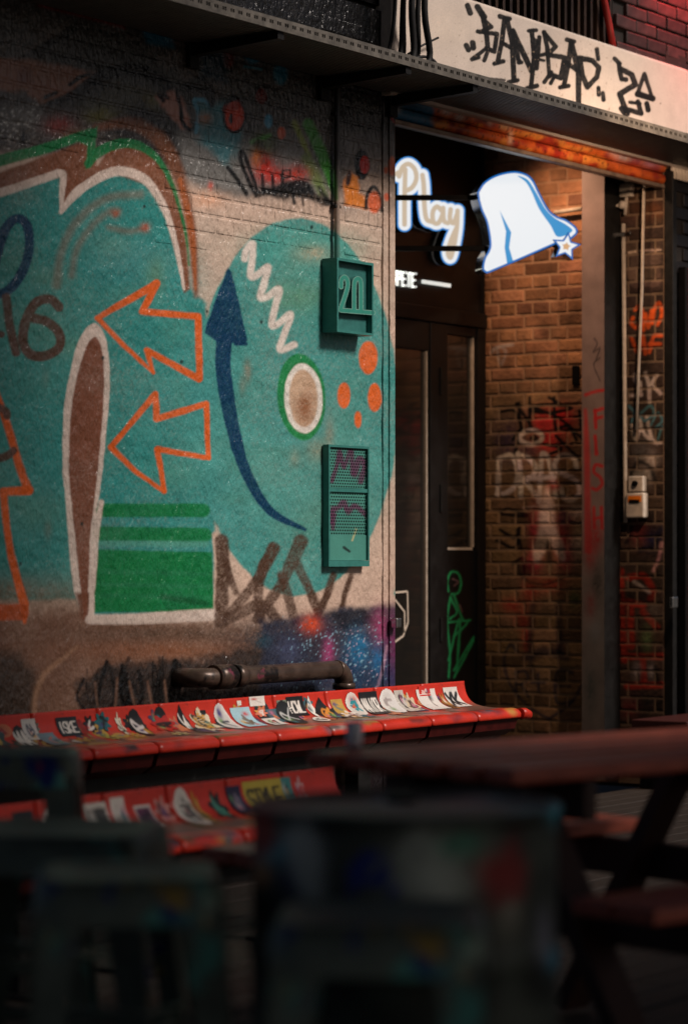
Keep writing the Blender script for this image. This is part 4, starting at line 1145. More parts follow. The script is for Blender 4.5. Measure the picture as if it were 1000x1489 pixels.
# ------------------------------------------------------------------ shutter, rolled up
sc_ = Canvas(540, 110, 1020, 290, (214, 98, 40), 2.5, 71)
def paint_shutter(c):
    n = value_noise(c.h, c.w, 9 * c.sc, 5)[..., None]
    t = np.clip(n * 1.2, 0, 1); c.a = c.a * (1 - t) + lin((160, 50, 32)) * t
    n = value_noise(c.h, c.w, 12 * c.sc, 9)[..., None]
    t = np.clip((n - .5) * 2, 0, 1); c.a = c.a * (1 - t) + lin((232, 140, 60)) * t
    c.poly([(540, 110), (634, 110), (628, 190), (540, 190)], (46, 112, 146), 4, .96, 3)
    c.blob(600, 152, 20, 6, (30, 70, 100), .8); c.blob(570, 148, 8, 10, (200, 50, 44), .95); c.blob(576, 158, 7, 6, (230, 220, 214), .9)
    for x, y, rx, ry, cc in ((650, 160, 9, 7, (236, 214, 200)), (668, 170, 7, 6, (238, 220, 204)), (690, 164, 6, 8, (226, 160, 120)), (712, 170, 5, 12, (232, 200, 180)), (735, 182, 8, 6, (234, 190, 150)), (742, 200, 4, 12, (240, 200, 170)), (636, 174, 10, 5, (120, 30, 26)), (790, 190, 5, 5, (36, 34, 34)), (820, 196, 9, 5, (220, 214, 206)), (870, 210, 6, 5, (40, 36, 36)), (850, 216, 12, 5, (234, 150, 70)), (893, 218, 8, 6, (214, 206, 196)), (908, 226, 14, 8, (210, 200, 200)), (930, 226, 6, 6, (34, 92, 150)), (948, 236, 16, 8, (190, 130, 150))):
        c.blob(x, y, rx, ry, cc, .95)
    for x, y in ((808, 226), (826, 222), (860, 240), (700, 190), (760, 205)):
        c.blob(x, y, 12, 5, (190, 50, 30), .8)
    c.speckle(560, 130, 960, 260, (60, 24, 18), .95, .9, 31, 2.0)
paint_shutter(sc_)
shut = empty('roller_shutter', (1.65, 0.02, 3.2))
tag(shut, 'rolled-up roller shutter with orange and blue painted slats under the cable tray', 'shutter')
SX0, SX1 = 0.36, 2.945
def slat(name, zc, h, y, bulge, mat, canv):
    na = 9; gx = np.arange(SX0, SX1, .008)
    ang = np.linspace(-math.pi / 2, math.pi / 2, na)
    prof = [(y - bulge * math.cos(t), zc + h / 2 * math.sin(t)) for t in ang]
    prof = [(y + .03, zc - h / 2 + .002)] + prof + [(y + .03, zc + h / 2 - .002)]
    A = np.tile(gx, (len(prof), 1)); Yv = np.array([p[0] for p in prof])[:, None] + 0 * A; Zv = np.array([p[1] for p in prof])[:, None] + 0 * A
    Q = np.stack([A.ravel(), Yv.ravel(), Zv.ravel()], 1); u_, v_ = proj(Q)
    o = link(name, mesh_np(name, Q, grid_faces(len(gx), len(prof)), canv.sample(u_, v_), True), mat); to_local(o, shut)
slat('slat', 3.307, .062, .015, .030, M['shutter'], sc_)
slat('slat', 3.241, .066, .015, .032, M['shutter'], sc_)
slat('slat', 3.179, .054, .013, .026, M['shutter'], sc_)
o = MB().box(SX0, SX1, -.010, .03, 3.128, 3.149, .005).build('bottom_rail', plain('scuffed_rail', (150, 126, 108), .42, .5, .5, .2, 14)); to_local(o, shut)
o = MB().box(SX0, SX1, .046, .15, 3.16, 3.56).build('shutter_case', M['steel_dark']); to_local(o, shut)
# far guide and the dark gate beyond
g2 = empty('far_shutter_guide', (2.99, 0, 0)); tag(g2, 'dark steel shutter guide at the far side of the doorway', 'shutter guide')
o = MB().box(2.955, 3.0, -.05, .06, 0, 3.22, .004).build('channel', M['steel_dark']); to_local(o, g2)
o = MB().box(3.004, 3.035, -.03, .04, 0, 3.22, .003).build('outer_channel', M['black']); to_local(o, g2)

pier = empty('brick_pier', (3.3, 0, 0)); tag(pier, 'dark painted brick pier beyond the far shutter guide', 'wall')
o = MB().box(3.04, 16, .012, .3, -.05, 3.38).build('wall_core', M['dark_in']); to_local(o, pier)
pm = MB().box(0, .2, -.012, .03, 0, .064, .004).mesh('brick')
M['pier'] = plain('dark_painted_brick', (22, 18, 18), .4, 0, .5, .35, 22)
pm.materials.append(M['pier'])
for r in range(46):
    for k in range(3):
        x = 3.045 + k * .21 + (.0 if r % 2 else -.105)
        if x < 3.04: continue
        link('brick', pm, None, pier, (x - 3.3, random.uniform(-.002, .002), r * .0725 + .01))
gate = empty('gate_red_reflection', (3.2, -.06, 0)); tag(gate, 'narrow black metal folded gate against the dark pier, red reflection coloured into two leaves', 'gate')
for k in range(4):
    x = 3.05 + k * .045
    o = MB().box(x, x + .036, -.075 - (k % 2) * .012, -.03, .3, 2.72, .004).build('gate_leaf', M['red_metal'] if k in (1, 2) else M['black']); to_local(o, gate)  # middle two leaves coloured red to stand for reflected red light
p = on_y(977, 876, -.09)
o = MB().box(p[0] - .03, p[0] + .03, -.11, -.088, p[2] - .03, p[2] + .03, .006).build('padlock', M['chrome']); to_local(o, gate)
p = on_y(968, 1050, -.3)
led = empty('low_ledge', (p[0] + .3, -.3, p[2])); tag(led, 'low dark red ledge at the foot of the pier', 'ledge')
MB().box(-.3, .5, -.12, .2, -.04, .005, .006).build('top', plain('dark_red_ledge', (58, 24, 22), .5), led)
for x in (-.25, .4): MB().box(x - .03, x + .03, -.08, .16, -p[2], -.042).build('leg', M['black'], led)

# corrugated white panel beside the shutter
cp = empty('corrugated_panel', on_y(985, 246, -.04)); tag(cp, 'small white corrugated panel beside the shutter at the far guide', 'panel')
for k in range(9):
    MB().tube([(-.05 + k * .036, 0, -.055), (-.05 + k * .036, 0, .06)], .0165, 8).build('rib', M['plasticw'], cp)

# ------------------------------------------------------------------ fascia sign
BSC = 2.174
def bp(pts): return [(x / BSC + 540, y / BSC) for x, y in pts]
sg = Canvas(540, -60, 1010, 240, (206, 190, 176), 4.0, 81)
def paint_sign(c):
    c.blob(640, 40, 60, 30, (214, 196, 178), .6); c.blob(900, 150, 60, 24, (216, 200, 184), .5)
    L = [([(303, 16), (312, 40)], 13), ([(335, 20), (348, 42), (356, 52)], 15), ([(350, 40), (362, 100), (368, 155)], 13), ([(356, 62), (378, 84), (346, 99)], 11), ([(336, 98), (396, 106), (388, 162), (362, 150)], 11), ([(368, 158), (356, 190)], 10), ([(356, 156), (318, 186), (338, 180)], 10),
         ([(299, 142), (306, 156)], 13), ([(320, 134), (322, 150)], 14),
         ([(406, 50), (436, 58)], 12), ([(420, 58), (412, 130), (398, 196)], 12), ([(388, 200), (416, 192)], 11), ([(428, 58), (444, 130), (450, 250)], 13), ([(432, 258), (462, 252)], 10), ([(410, 132), (440, 150)], 11),
         ([(446, 96), (466, 196)], 12), ([(446, 96), (506, 224)], 14), ([(506, 98), (514, 180), (504, 270)], 12), ([(496, 96), (520, 94)], 10), ([(492, 278), (522, 270)], 12), ([(462, 186), (474, 196)], 10),
         ([(530, 116), (522, 215)], 11), ([(512, 120), (524, 130), (516, 150)], 8), ([(516, 178), (556, 168)], 10), ([(545, 100), (555, 150), (562, 240)], 11), ([(545, 102), (582, 146), (560, 168)], 11), ([(556, 172), (610, 180), (598, 246), (568, 234)], 12), ([(568, 226), (546, 258)], 10), ([(578, 240), (566, 262)], 9), ([(545, 190), (530, 186)], 8),
         ([(618, 124), (640, 130)], 12), ([(630, 132), (622, 200), (608, 270)], 12), ([(596, 275), (622, 270)], 11), ([(632, 134), (654, 228), (654, 334)], 14), ([(616, 196), (650, 222)], 11),
         ([(657, 182), (698, 190), (718, 212), (712, 242), (682, 274), (666, 236), (657, 182)], 13),
         ([(712, 154), (716, 186)], 11), ([(717, 276), (718, 298)], 11), ([(731, 292), (733, 314)], 11),
         ([(768, 184), (784, 200)], 11), ([(782, 202), (784, 222), (790, 248), (804, 250)], 12), ([(790, 218), (822, 234), (834, 266), (784, 296), (808, 358)], 14), ([(800, 342), (852, 358), (842, 320)], 12), ([(816, 322), (848, 326)], 9), ([(790, 342), (804, 362)], 14),
         ([(862, 232), (888, 312), (840, 296), (862, 232)], 10), ([(842, 296), (888, 310)], 16), ([(870, 326), (874, 346)], 13)]
    for pts, w in L: c.stroke(bp(pts), w * 1.32 / BSC, (18, 17, 17), .45, .98, .25, .02, curve=False)
    for pts, w in (([(376, 248), (420, 252)], 9),): c.stroke(bp(pts), w / BSC, (30, 28, 28), .5, .9, .2, .02, curve=False)
    c.speckle(560, 0, 1000, 220, (150, 128, 108), 1.5, .6, 44, 2.2)
    for x, y in ((610, 20), (655, 60), (735, 36), (960, 150)): c.oval(x, y, 1, 1, (90, 76, 64), .5)
paint_sign(sg)
sign = empty('fascia_sign', (1.7, -.06, 3.5))
tag(sign, 'long off-white fascia board with BANHBAO 20 in black brush lettering', 'sign')
x0, x1, z0, z1 = .285, 3.115, 3.24, 3.775
gx = np.arange(x0, x1, .0048); gz = np.arange(z0, z1, .0042)
A, B = np.meshgrid(gx, gz); Yv = np.full(A.shape, -.07)
edge = np.minimum(np.minimum(A - x0, x1 - A), np.minimum(B - z0, z1 - B))
Yv += np.clip(1 - edge / .018, 0, 1) ** 2 * .016
# rounded far top corner
rr_ = .05; cxr, czr = x1 - rr_, z1 - rr_
m_ = (A > cxr) & (B > czr); dd = np.hypot(A - cxr, B - czr); k_ = np.where(m_ & (dd > rr_), rr_ / np.maximum(dd, 1e-6), 1)
A = np.where(m_, cxr + (A - cxr) * k_, A); B = np.where(m_, czr + (B - czr) * k_, B)
Q = np.stack([A.ravel(), Yv.ravel(), B.ravel()], 1); u_, v_ = proj(Q)
o = link('sign_face', mesh_np('sign_face', Q, grid_faces(len(gx), len(gz)), sg.sample(u_, v_), True), M['signpaint']); to_local(o, sign)
o = MB().box(x0 + .003, x1 - .004, -.053, .04, z0, z1 - .05).build('sign_case', M['plasticw']); to_local(o, sign)
a = on_y(593, 78, -.09); b_ = on_y(637, 54, -.12)
pipe('wire_stub', [a, (a + b_) / 2 + np.array([0, 0, .004]), b_], .005, M['cable'], 'stiff black wire sticking up across the blank end of the fascia board', 'wire')

# ------------------------------------------------------------------ cable tray
tray = empty('cable_tray', (-.2, -.25, 3.3)); tag(tray, 'long perforated steel cable tray on brackets along the facade', 'cable tray')
TX0, TX1, TY0 = -4.2, 5.0, -.47
TZ = 3.25
mb = MB()
for k in range(22):     # ribs of the tray bed
    y = TY0 + .012 + k * .0205
    mb.box(TX0, TX1, y, y + .011, TZ, TZ + .008)
mb.box(TX0, TX1, TY0 + .01, .004, TZ + .008, TZ + .011)
o = mb.build('bed', M['steel_tray']); to_local(o, tray)
# perforated lip: two strips and webs, slots between are open
mb = MB()
mb.box(TX0, TX1, TY0, TY0 + .003, TZ - .004, TZ + .016); mb.box(TX0, TX1, TY0, TY0 + .003, TZ + .030, TZ + .044)
x = TX0
while x < TX1 - .06:
    mb.box(x, x + .026, TY0 + .0004, TY0 + .0026, TZ + .0155, TZ + .0305); mb.box(x + .036, x + .040, TY0 + .0004, TY0 + .0026, TZ + .0155, TZ + .0305)
    x += .050
mb.box(TX0, TX1, TY0 + .003, TY0 + .02, TZ + .041, TZ + .044)
o = mb.build('perforated_lip', M['steel_tray']); to_local(o, tray)
o = MB().box(TX0, TX1, TY0 + .008, TY0 + .010, TZ + .012, TZ + .04).build('inner_lip', M['black']); to_local(o, tray)
for ub in (-120, 275, 465, 565):
    X = on_y(ub, 140, 0)[0]
    o = MB().bar((X, -.004, TZ - .03), (X, TY0 + .012, TZ - .018), .04, .05, h2=.03).build('bracket', M['steel_dark']); to_local(o, tray)
    o = MB().box(X - .03, X + .03, -.03, -.008, TZ - .10, TZ + .06, .003).build('wall_plate', M['steel_dark']); to_local(o, tray)
# cables on the tray and the hanging bundle
bun = empty('cable_bundle', (.25, -.12, 3.4)); tag(bun, 'bundle of black cables dropping onto the tray at the end of the fascia board', 'cables')
for k in range(7):
    xx = .19 + k * .024; yy = -.10 - (k * 37 % 11) * .012
    pts = [(xx + .03 * math.sin(k), yy, 4.4), (xx + .02 * math.sin(k * 2.1), yy - .03, 4.0), (xx + .03 * math.cos(k * 1.7), yy - .02, 3.6), (xx - .02 + .01 * k, yy, 3.36), (xx - .2 - .05 * k, yy - .03, 3.30), (xx - .9, yy - .05, 3.29)]
    pts = catmull(pts, 6)
    o = MB().tube(pts, .009 + .003 * (k % 3), 8).build('cable', M['cable']); to_local(o, bun)
lp = catmull([on_y(590, 92, -.2), on_y(612, 82, -.2), on_y(630, 87, -.2), on_y(640, 104, -.25)], 6)
o = MB().tube(lp, .007, 8).build('loop', M['cable']); to_local(o, bun)
o = MB().box(-4, .22, -.16, -.10, 3.275, 3.33, .01).build('trunk_cable', M['cable']); tag(o, 'thick black trunking lying along the cable tray over the mural', 'trunking')

# swan-neck lamp on the upper wall, just beyond the frame, that lights the doorway
LX, LY, LZ = 1.62, -1.2, 3.30
sl_ = empty('swan_neck_lamp', (2.6, 0, 4.35)); tag(sl_, 'swan-neck warm lamp on the upper facade over the doorway', 'lamp')
hx, hy, hz = LX - 2.6, LY, LZ - 4.35
MB().tube(catmull([(0, .02, 0), (hx * .5, hy * .5, .12), (hx * .9, hy * .9, .02), (hx, hy, -.3), (hx, hy, hz + .16)], 8), .014, 10).build('arm', M['steel_dark'], sl_)
MB().lathe([(.05, 0), (.055, .02), (.03, .03)], 18).build('wall_rose', M['steel_dark'], sl_, (0, 0, 0), (math.pi / 2, 0, 0))
MB().lathe([(.13, .0), (.128, .004), (.06, .09), (.03, .16)], 24).build('shade', M['steel_dark'], sl_, (hx, hy, hz + .03))
MB().lathe([(.012, .0), (.03, .012), (.032, .03), (.02, .055)], 18).build('bulb', glow('warm_bulb', (255, 196, 140), 3.0), sl_, (hx, hy, hz - .03))
ld = bpy.data.lights.new('swan_neck_lamp_light', 'SPOT'); ld.energy = 125; ld.color = (1, .68, .46); ld.spot_size = math.radians(140); ld.spot_blend = 1.0; ld.shadow_soft_size = .06
lo = bpy.data.objects.new('lamp_light', ld); COL.objects.link(lo); lo.parent = sl_; lo.location = (hx, hy, hz - .05)
lo.rotation_euler = Vector((-1.3, -1.7, 1.28)).to_track_quat('Z', 'Y').to_euler()

# upper facade over the tray
o = MB().box(-4.2, .98, .01, .3, 3.64, 6.0).build('upper_wall', M['black']); tag(o, 'dark upper facade wall above the mural and cable tray', 'wall')  # whole wall in one even black
rl = empty('barred_vent', (1.7, 0, 3.6)); tag(rl, 'row of dark upright metal bars above the fascia board', 'grille')
o = MB().box(.985, 2.42, .12, .3, 3.5, 6.0).build('backing', M['black']); to_local(o, rl)
for k in range(22):
    x = 1.0 + k * .065
    o = MB().box(x, x + .022, .0, .03, 3.52, 5.2, .003).build('bar', plain('bar_steel_%d' % k, (52 + (k * 13) % 22, 40 + (k * 7) % 12, 35), .5, .4, .4, .1, 20) if k < 3 else bpy.data.materials['bar_steel_%d' % (k % 3)]); to_local(o, rl)
ub_ = empty('upper_brick_wall', (3.2, 0, 3.5)); tag(ub_, 'red lit dark brick wall above the far end of the fascia board', 'wall')
o = MB().box(2.43, 16, .022, .3, 3.4, 6.0).build('wall_core', M['dark_in']); to_local(o, ub_)
bm2 = MB().box(0, .212, 0, .04, 0, .065, .007).mesh('brick'); bm2.materials.append(plain('old_dark_brick', (64, 42, 40), .5, 0, .6, .5, 16))
bm3 = bm2.copy(); bm3.materials.clear(); bm3.materials.append(plain('sooty_brick', (40, 29, 28), .6, 0, .7, .6, 24))
for r in range(17):
    for k in range(7):
        x = 2.435 + k * .222 - (.111 if r % 2 else 0)
        if x < 2.43 or x > 4.0: continue
        link('brick', bm2 if random.random() < .6 else bm3, None, ub_, (x - 3.2 + random.uniform(-.004, .004), random.uniform(-.006, .006), 3.62 + r * .071 - 3.5 + random.uniform(-.002, .002)), (random.uniform(-.03, .03), random.uniform(-.012, .012), random.uniform(-.02, .02)))
pipe('red_pipe', [on_y(893, 80, -.04), on_y(886, 40, -.04), on_y(876, -10, -.04), on_y(872, -40, -.04)], .018, M['red_metal'], 'red painted pipe climbing the wall above the fascia board')
for k, (uu, vv, w2, v2) in enumerate(((880, 82, 1010, 130), (905, 92, 1010, 112), (870, 66, 1000, 150))):
    a = on_y(uu, vv, -.05); b_ = on_y(w2, v2, -.05); mdl = (a + b_) / 2 - np.array([0, 0, .03])
    pipe('wall_cable', catmull([a, mdl, b_], 8), .008, M['cable'], ['upper sagging black cable under the red lit brick', 'middle sagging black cable under the red lit brick', 'longest sagging black cable across the red lit brick'][k], 'cable', 8)
# red lamp on the upper wall, above the frame
rlp = empty('red_lamp', (3.30, -.02, 4.42)); tag(rlp, 'red bulkhead lamp high on the upper brick wall', 'lamp')
MB().lathe([(.09, 0), (.10, .02), (.10, .05), (.085, .06)], 24).build('base', M['steel_dark'], rlp, None, (math.pi / 2, 0, 0))
MB().lathe([(.08, .06), (.075, .10), (.045, .135), (.01, .145)], 24).build('dome', glow('red_dome', (255, 30, 24), 2.5), rlp, None, (math.pi / 2, 0, 0))
rd = bpy.data.lights.new('red_lamp_light', 'SPOT'); rd.energy = 60; rd.color = (1, .04, .04); rd.shadow_soft_size = .08; rd.spot_size = math.radians(95); rd.spot_blend = .9
ro = bpy.data.objects.new('lamp_light', rd); COL.objects.link(ro); ro.parent = rlp; ro.location = (0, -.26, 0)
ro.rotation_euler = Vector((.25, -.75, .75)).to_track_quat('Z', 'Y').to_euler()

# ------------------------------------------------------------------ things on the mural wall
p = on_y(492, 150, -.02); p2 = on_y(492, 376, -.03)
vp = empty('vertical_conduit', (p2[0], 0, p2[2])); tag(vp, 'thin upright conduit dropping from the tray to the number box', 'pipe')
mb = MB()
zz = np.linspace(p2[2], 3.36, 240)
# tube painted as the wall behind it
ang = np.linspace(0, 2 * math.pi, 13)
Q = np.array([(p2[0] + .013 * math.cos(t), -.022 + .013 * math.sin(t), z) for z in zz for t in ang]); u_, v_ = proj(Q)
o = link('tube', mesh_np('tube', Q, grid_faces(13, len(zz)), MURAL.sample(u_, v_) * .55, True), M['enamel']); to_local(o, vp)
for z in (p2[2] + .22, p2[2] + .62): 
    o = MB().box(p2[0] - .022, p2[0] + .022, -.03, -.003, z, z + .014, .003).build('clip', M['steel_dark']); to_local(o, vp)

# number box "20"
by = -.084
A0 = on_y(490, 374, by); A1 = on_y(543, 382, by); A2 = on_y(490, 482, by)
bx0, bx1, bz0, bz1 = A0[0], A1[0], A2[2], A0[2]
box = empty('number_box', (bx0, 0, bz0)); tag(box, 'teal box light with raised number 20 on the mural', 'box sign')
E1 = (52, 112, 106)
M['boxteal'] = plain('teal_box_paint', E1, .42, 0, .3, .12, 24)
M['boxteal_rim'] = plain('teal_rim_paint', (58, 124, 116), .4, 0, .25, .1, 24)
w, h = bx1 - bx0, bz1 - bz0
mb = MB(); t_ = .011
for (a_, b2, c_, d_) in ((0, w, 0, t_), (0, w, h - t_, h), (0, t_, t_ + .0005, h - t_ - .0005), (w - t_, w, t_ + .0005, h - t_ - .0005)):
    mb.box(a_, b2, by, -.004, c_, d_)
mb.build('case', M['boxteal_rim'], box)
MB().box(t_ + .0005, w - t_ - .0005, -.055, -.02, t_ + .0005, h - t_ - .0005).build('back_panel', M['boxteal'], box)
# digits
k7 = 6.25
def np_(pts): return catmull([(x / k7 + 440, y / k7 + 340) for x, y in pts], 6)
two = np_([(350, 480), (352, 420), (378, 390), (405, 420), (408, 480), (380, 580), (352, 660), (346, 690)])
two_b = np.array([(x / k7 + 440, y / k7 + 340) for x, y in [(348, 692), (640, 716)]])
zero = np_([(468, 690), (468, 560), (470, 455), (480, 418), (500, 404), (520, 418), (528, 455), (530, 560), (530, 690)])
def dig_d(A, B):
    return np.minimum(np.minimum(seg_dist(A, B, two), seg_dist(A, B, two_b)), seg_dist(A, B, zero)) - 3.6
def dig_l(A, B, d):
    c = np.empty(A.shape + (3,)); c[:] = lin((62, 160, 140))
    chk = ((np.floor(A * 1.1 + B * 1.1) + np.floor(A * 1.1 - B * 1.1)) % 2)[..., None]
    c = c * (1 - .45 * chk * (d < -1.0)[..., None])
    s = np.clip((d + 1.1) / .5 + .5, 0, 1)[..., None]
    return c * (1 - s) + lin((112, 160, 146)) * s
relief('digit_face', dig_d, dig_l, 488, 394, 546, 464, .45, (0, -.083, 0), np.array([0, -1.0, 0]), .028, box, M['enamel'], M['boxteal'])
# vent grille
gyy = -.036
G0 = on_y(478, 646, gyy); G1 = on_y(537, 650, gyy); G2 = on_y(478, 824, gyy)
gx0, gx1, gz0, gz1 = G0[0], G1[0], G2[2], G0[2]
gr = empty('vent_grille', (gx0, 0, gz0)); tag(gr, 'tall teal perforated vent grille with purple scrawl below the number box', 'vent')
w, h = gx1 - gx0, gz1 - gz0
gc = Canvas(440, 620, 570, 850, (78, 146, 132), 4.0, 91)
for pts, ww in (([(482, 700), (490, 676), (494, 656), (500, 680), (510, 652), (512, 690)], 6), ([(516, 690), (522, 668), (530, 676), (524, 700)], 9), ([(480, 760), (482, 742), (492, 738), (500, 730), (506, 744), (516, 736), (536, 752)], 8), ([(486, 748), (484, 768)], 6)):
    gc.stroke(pts, ww, (104, 44, 84), 1.4, .85)
gc.stroke([(512, 786), (518, 768)], 2, (210, 196, 140), .8, .8); gc.stroke([(500, 796), (508, 802)], 4, (30, 40, 40), 1, .9)
t_ = .010
mb = MB()
for (a_, b2, c_, d_) in ((0, w, 0, t_ * 2.6), (0, w, h - t_, h), (0, t_, t_ * 2.6 + .0005, h - t_ - .0005), (w - t_, w, t_ * 2.6 + .0005, h - t_ - .0005)):
    mb.box(a_, b2, gyy, -.004, c_, d_)
mb.build('frame', M['boxteal_rim'], gr)
MB().box(t_ + .001, w - t_ - .001, gyy + .004, -.006, h * .615, h * .645).build('crossbar', M['boxteal_rim'], gr)
# perforated sheet: woven lattice with holes
def perforated(name, x0, x1, z0, z1, y, pitch):
    nx = int((x1 - x0) / .0185); nz = int((z1 - z0) / .0125)
    vv, ff = [], []
    for j in range(nz):
        for i in range(nx):
            cx_ = x0 + (i + (.5 if j % 2 == 0 else 1.0)) * (x1 - x0) / (nx + .5); cz_ = z0 + (j + .5) * (z1 - z0) / nz
            hx, hz = (x1 - x0) / (nx + .5) / 2, (z1 - z0) / nz / 2
            b0 = len(vv)
            for sx_, sz_ in ((-1, -1), (1, -1), (1, 1), (-1, 1)): vv.append((cx_ + sx_ * hx, y, cz_ + sz_ * hz))
            for t in range(4):
                an = math.radians(225 + 90 * t)
                vv.append((cx_ + math.cos(an) * hx * .82, y, cz_ + math.sin(an) * hz * .82))
            for t in range(4): ff.append((b0 + t, b0 + (t + 1) % 4, b0 + 4 + (t + 1) % 4, b0 + 4 + t))
    Q = np.array(vv); u_, v_ = proj(Q + np.array([gx0, 0, gz0]))
    return link(name, mesh_np(name, Q, ff, gc.sample(u_, v_)), M['enamel'], gr)
perforated('mesh_panel', t_, w - t_, h * .648, h - t_, gyy + .012, .0115)
perforated('mesh_panel', t_, w - t_, h * .26, h * .612, gyy + .012, .0115)
Qx = np.linspace(t_, w - t_, 40); Qz = np.linspace(t_ * 2.7, h * .26, 40); A, B = np.meshgrid(Qx, Qz)
Q = np.stack([A.ravel(), np.full(A.size, gyy + .010), B.ravel()], 1); u_, v_ = proj(Q + np.array([gx0, 0, gz0]))
link('solid_panel', mesh_np('solid_panel', Q, grid_faces(40, 40), gc.sample(u_, v_)), M['enamel'], gr)
MB().box(t_, w - t_, -.008, -.005, t_ * 2.7, h - t_).build('backing', M['black'], gr)

# horizontal drain pipe behind the bench
a = on_y(292, 985, -.12); b_ = on_y(494, 975, -.12)
zp = .5 * (a[2] + b_[2])
dp = empty('drain_pipe', (a[0], -.12, zp)); tag(dp, 'paint stained iron drain pipe along the foot of the mural, elbowing down', 'pipe')
L_ = b_[0] - a[0]
MB().tube([(0, .13, 0), (0, .06, 0), (.012, .02, 0), (.05, 0, 0), (L_ - .03, 0, 0)], .039, 20).build('run', M['pipe'], dp)
xf = on_y(345, 985, -.12)[0] - a[0]
MB().tube([(xf - .03, 0, 0), (xf + .03, 0, 0)], .047, 20).build('coupling', M['pipe'], dp)
MB().tube([(xf - .16, 0, 0), (xf - .05, 0, 0)], .050, 20).build('sleeve', M['pipe'], dp)
el = [(L_ - .03, 0, 0)] + [(L_ - .03 + .06 * math.sin(t), 0, -.06 + .06 * math.cos(t)) for t in np.linspace(.2, math.pi / 2, 6)]
MB().tube(el, .041, 20).build('elbow', M['pipe'], dp)
MB().tube([(L_ + .03, 0, -.058), (L_ + .03, 0, -.085)], .049, 20).build('collar', M['pipe'], dp)
MB().tube([(L_ + .03, 0, -.085), (L_ + .03, 0, -zp)], .038, 20).build('drop', M['pipe'], dp)

# ------------------------------------------------------------------ red benches
PROF = catmull([(0.004, .118), (.006, .10), (.016, .062), (.042, .030), (.085, .012), (.15, .004), (.215, .004), (.262, .006), (.288, 0), (.302, -.016), (.302, -.036)], 4)
def prof_at(sv):
    """point and normal on the seat profile at parameter 0..1"""
    seg = np.hypot(*np.diff(PROF, axis=0).T); cs = np.concatenate([[0], np.cumsum(seg)]) / seg.sum()
    y = np.interp(sv, cs, PROF[:, 0]); z = np.interp(sv, cs, PROF[:, 1])
    e = 1e-3
    ty = np.interp(np.clip(sv + e, 0, 1), cs, PROF[:, 0]) - np.interp(np.clip(sv - e, 0, 1), cs, PROF[:, 0])
    tz = np.interp(np.clip(sv + e, 0, 1), cs, PROF[:, 1]) - np.interp(np.clip(sv - e, 0, 1), cs, PROF[:, 1])
    L = np.hypot(ty, tz) + 1e-9
    return y, z, -tz / L, ty / L     # normal (towards seat front/top)

RED = (206, 50, 30)
def seat_mesh(wd, seed):
    """one moulded seat, x 0..wd, back edge at y=0 (front towards -y), coloured"""
    r = np.random.default_rng(seed)
    nx = 26; xs_ = np.linspace(0, wd, nx); sv = np.linspace(0, 1, 44)
    y, z, ny, nz = prof_at(sv)
    A, S = np.meshgrid(xs_, sv)
    lip = np.clip(1 - np.minimum(A, wd - A) / .012, 0, 1) ** 2 * .006
    Yv = -(y[:, None] - ny[:, None] * 0 + 0 * A) ; Zv = z[:, None] + 0 * A
    Yv = Yv + ny[:, None] * lip; Zv = Zv - nz[:, None] * lip
    top = np.stack([A.ravel(), Yv.ravel(), Zv.ravel()], 1)
    col = np.empty((len(top), 3)); col[:] = lin(RED)
    n = value_noise(44, nx, 6, seed + 100).ravel(); n2 = value_noise(44, nx, 3, seed + 200).ravel()
    s_ = S.ravel()
    wear = np.clip(np.exp(-((s_ - .52) / .18) ** 2) * (1.1 + .9 * n) - .08, 0, .9)[:, None]
    col = col * (1 - wear) + lin((112, 92, 78)) * wear
    for k in range(9):
        cx_, cs_, rx_, rs_ = r.uniform(0, wd), r.uniform(.45, .95), r.uniform(.03, .09), r.uniform(.03, .08)
        cc = [(30, 44, 56), (192, 150, 70), (40, 36, 34), (150, 150, 140), (92, 108, 60), (36, 90, 100)][r.integers(0, 6)]
        t = np.clip(1.3 - np.hypot((A.ravel() - cx_) / rx_, (s_ - cs_) / rs_) + .35 * n2, 0, 1)[:, None] * r.uniform(.4, .9)
        col = col * (1 - t) + lin(cc) * t
    # underside shell
    und = top.copy(); und[:, 1] += (ny[:, None] * .012 + 0 * A).ravel(); und[:, 2] -= (nz[:, None] * .012 + 0 * A).ravel()
    f = grid_faces(nx, 44); N = len(top)
    per = np.concatenate([np.arange(nx), np.arange(nx - 1, nx * 44, nx)[1:], np.arange(nx * 44 - 1, nx * 43 - 1, -1)[1:], np.arange(nx * 43, -1, -nx)[1:]])
    rim = np.stack([per[:-1], per[1:], per[1:] + N, per[:-1] + N], 1)
    F_ = np.vstack([f[:, ::-1], f + N, rim])
    return mesh_np('seat', np.vstack([top, und]), F_, np.vstack([col, col * .5]), True)

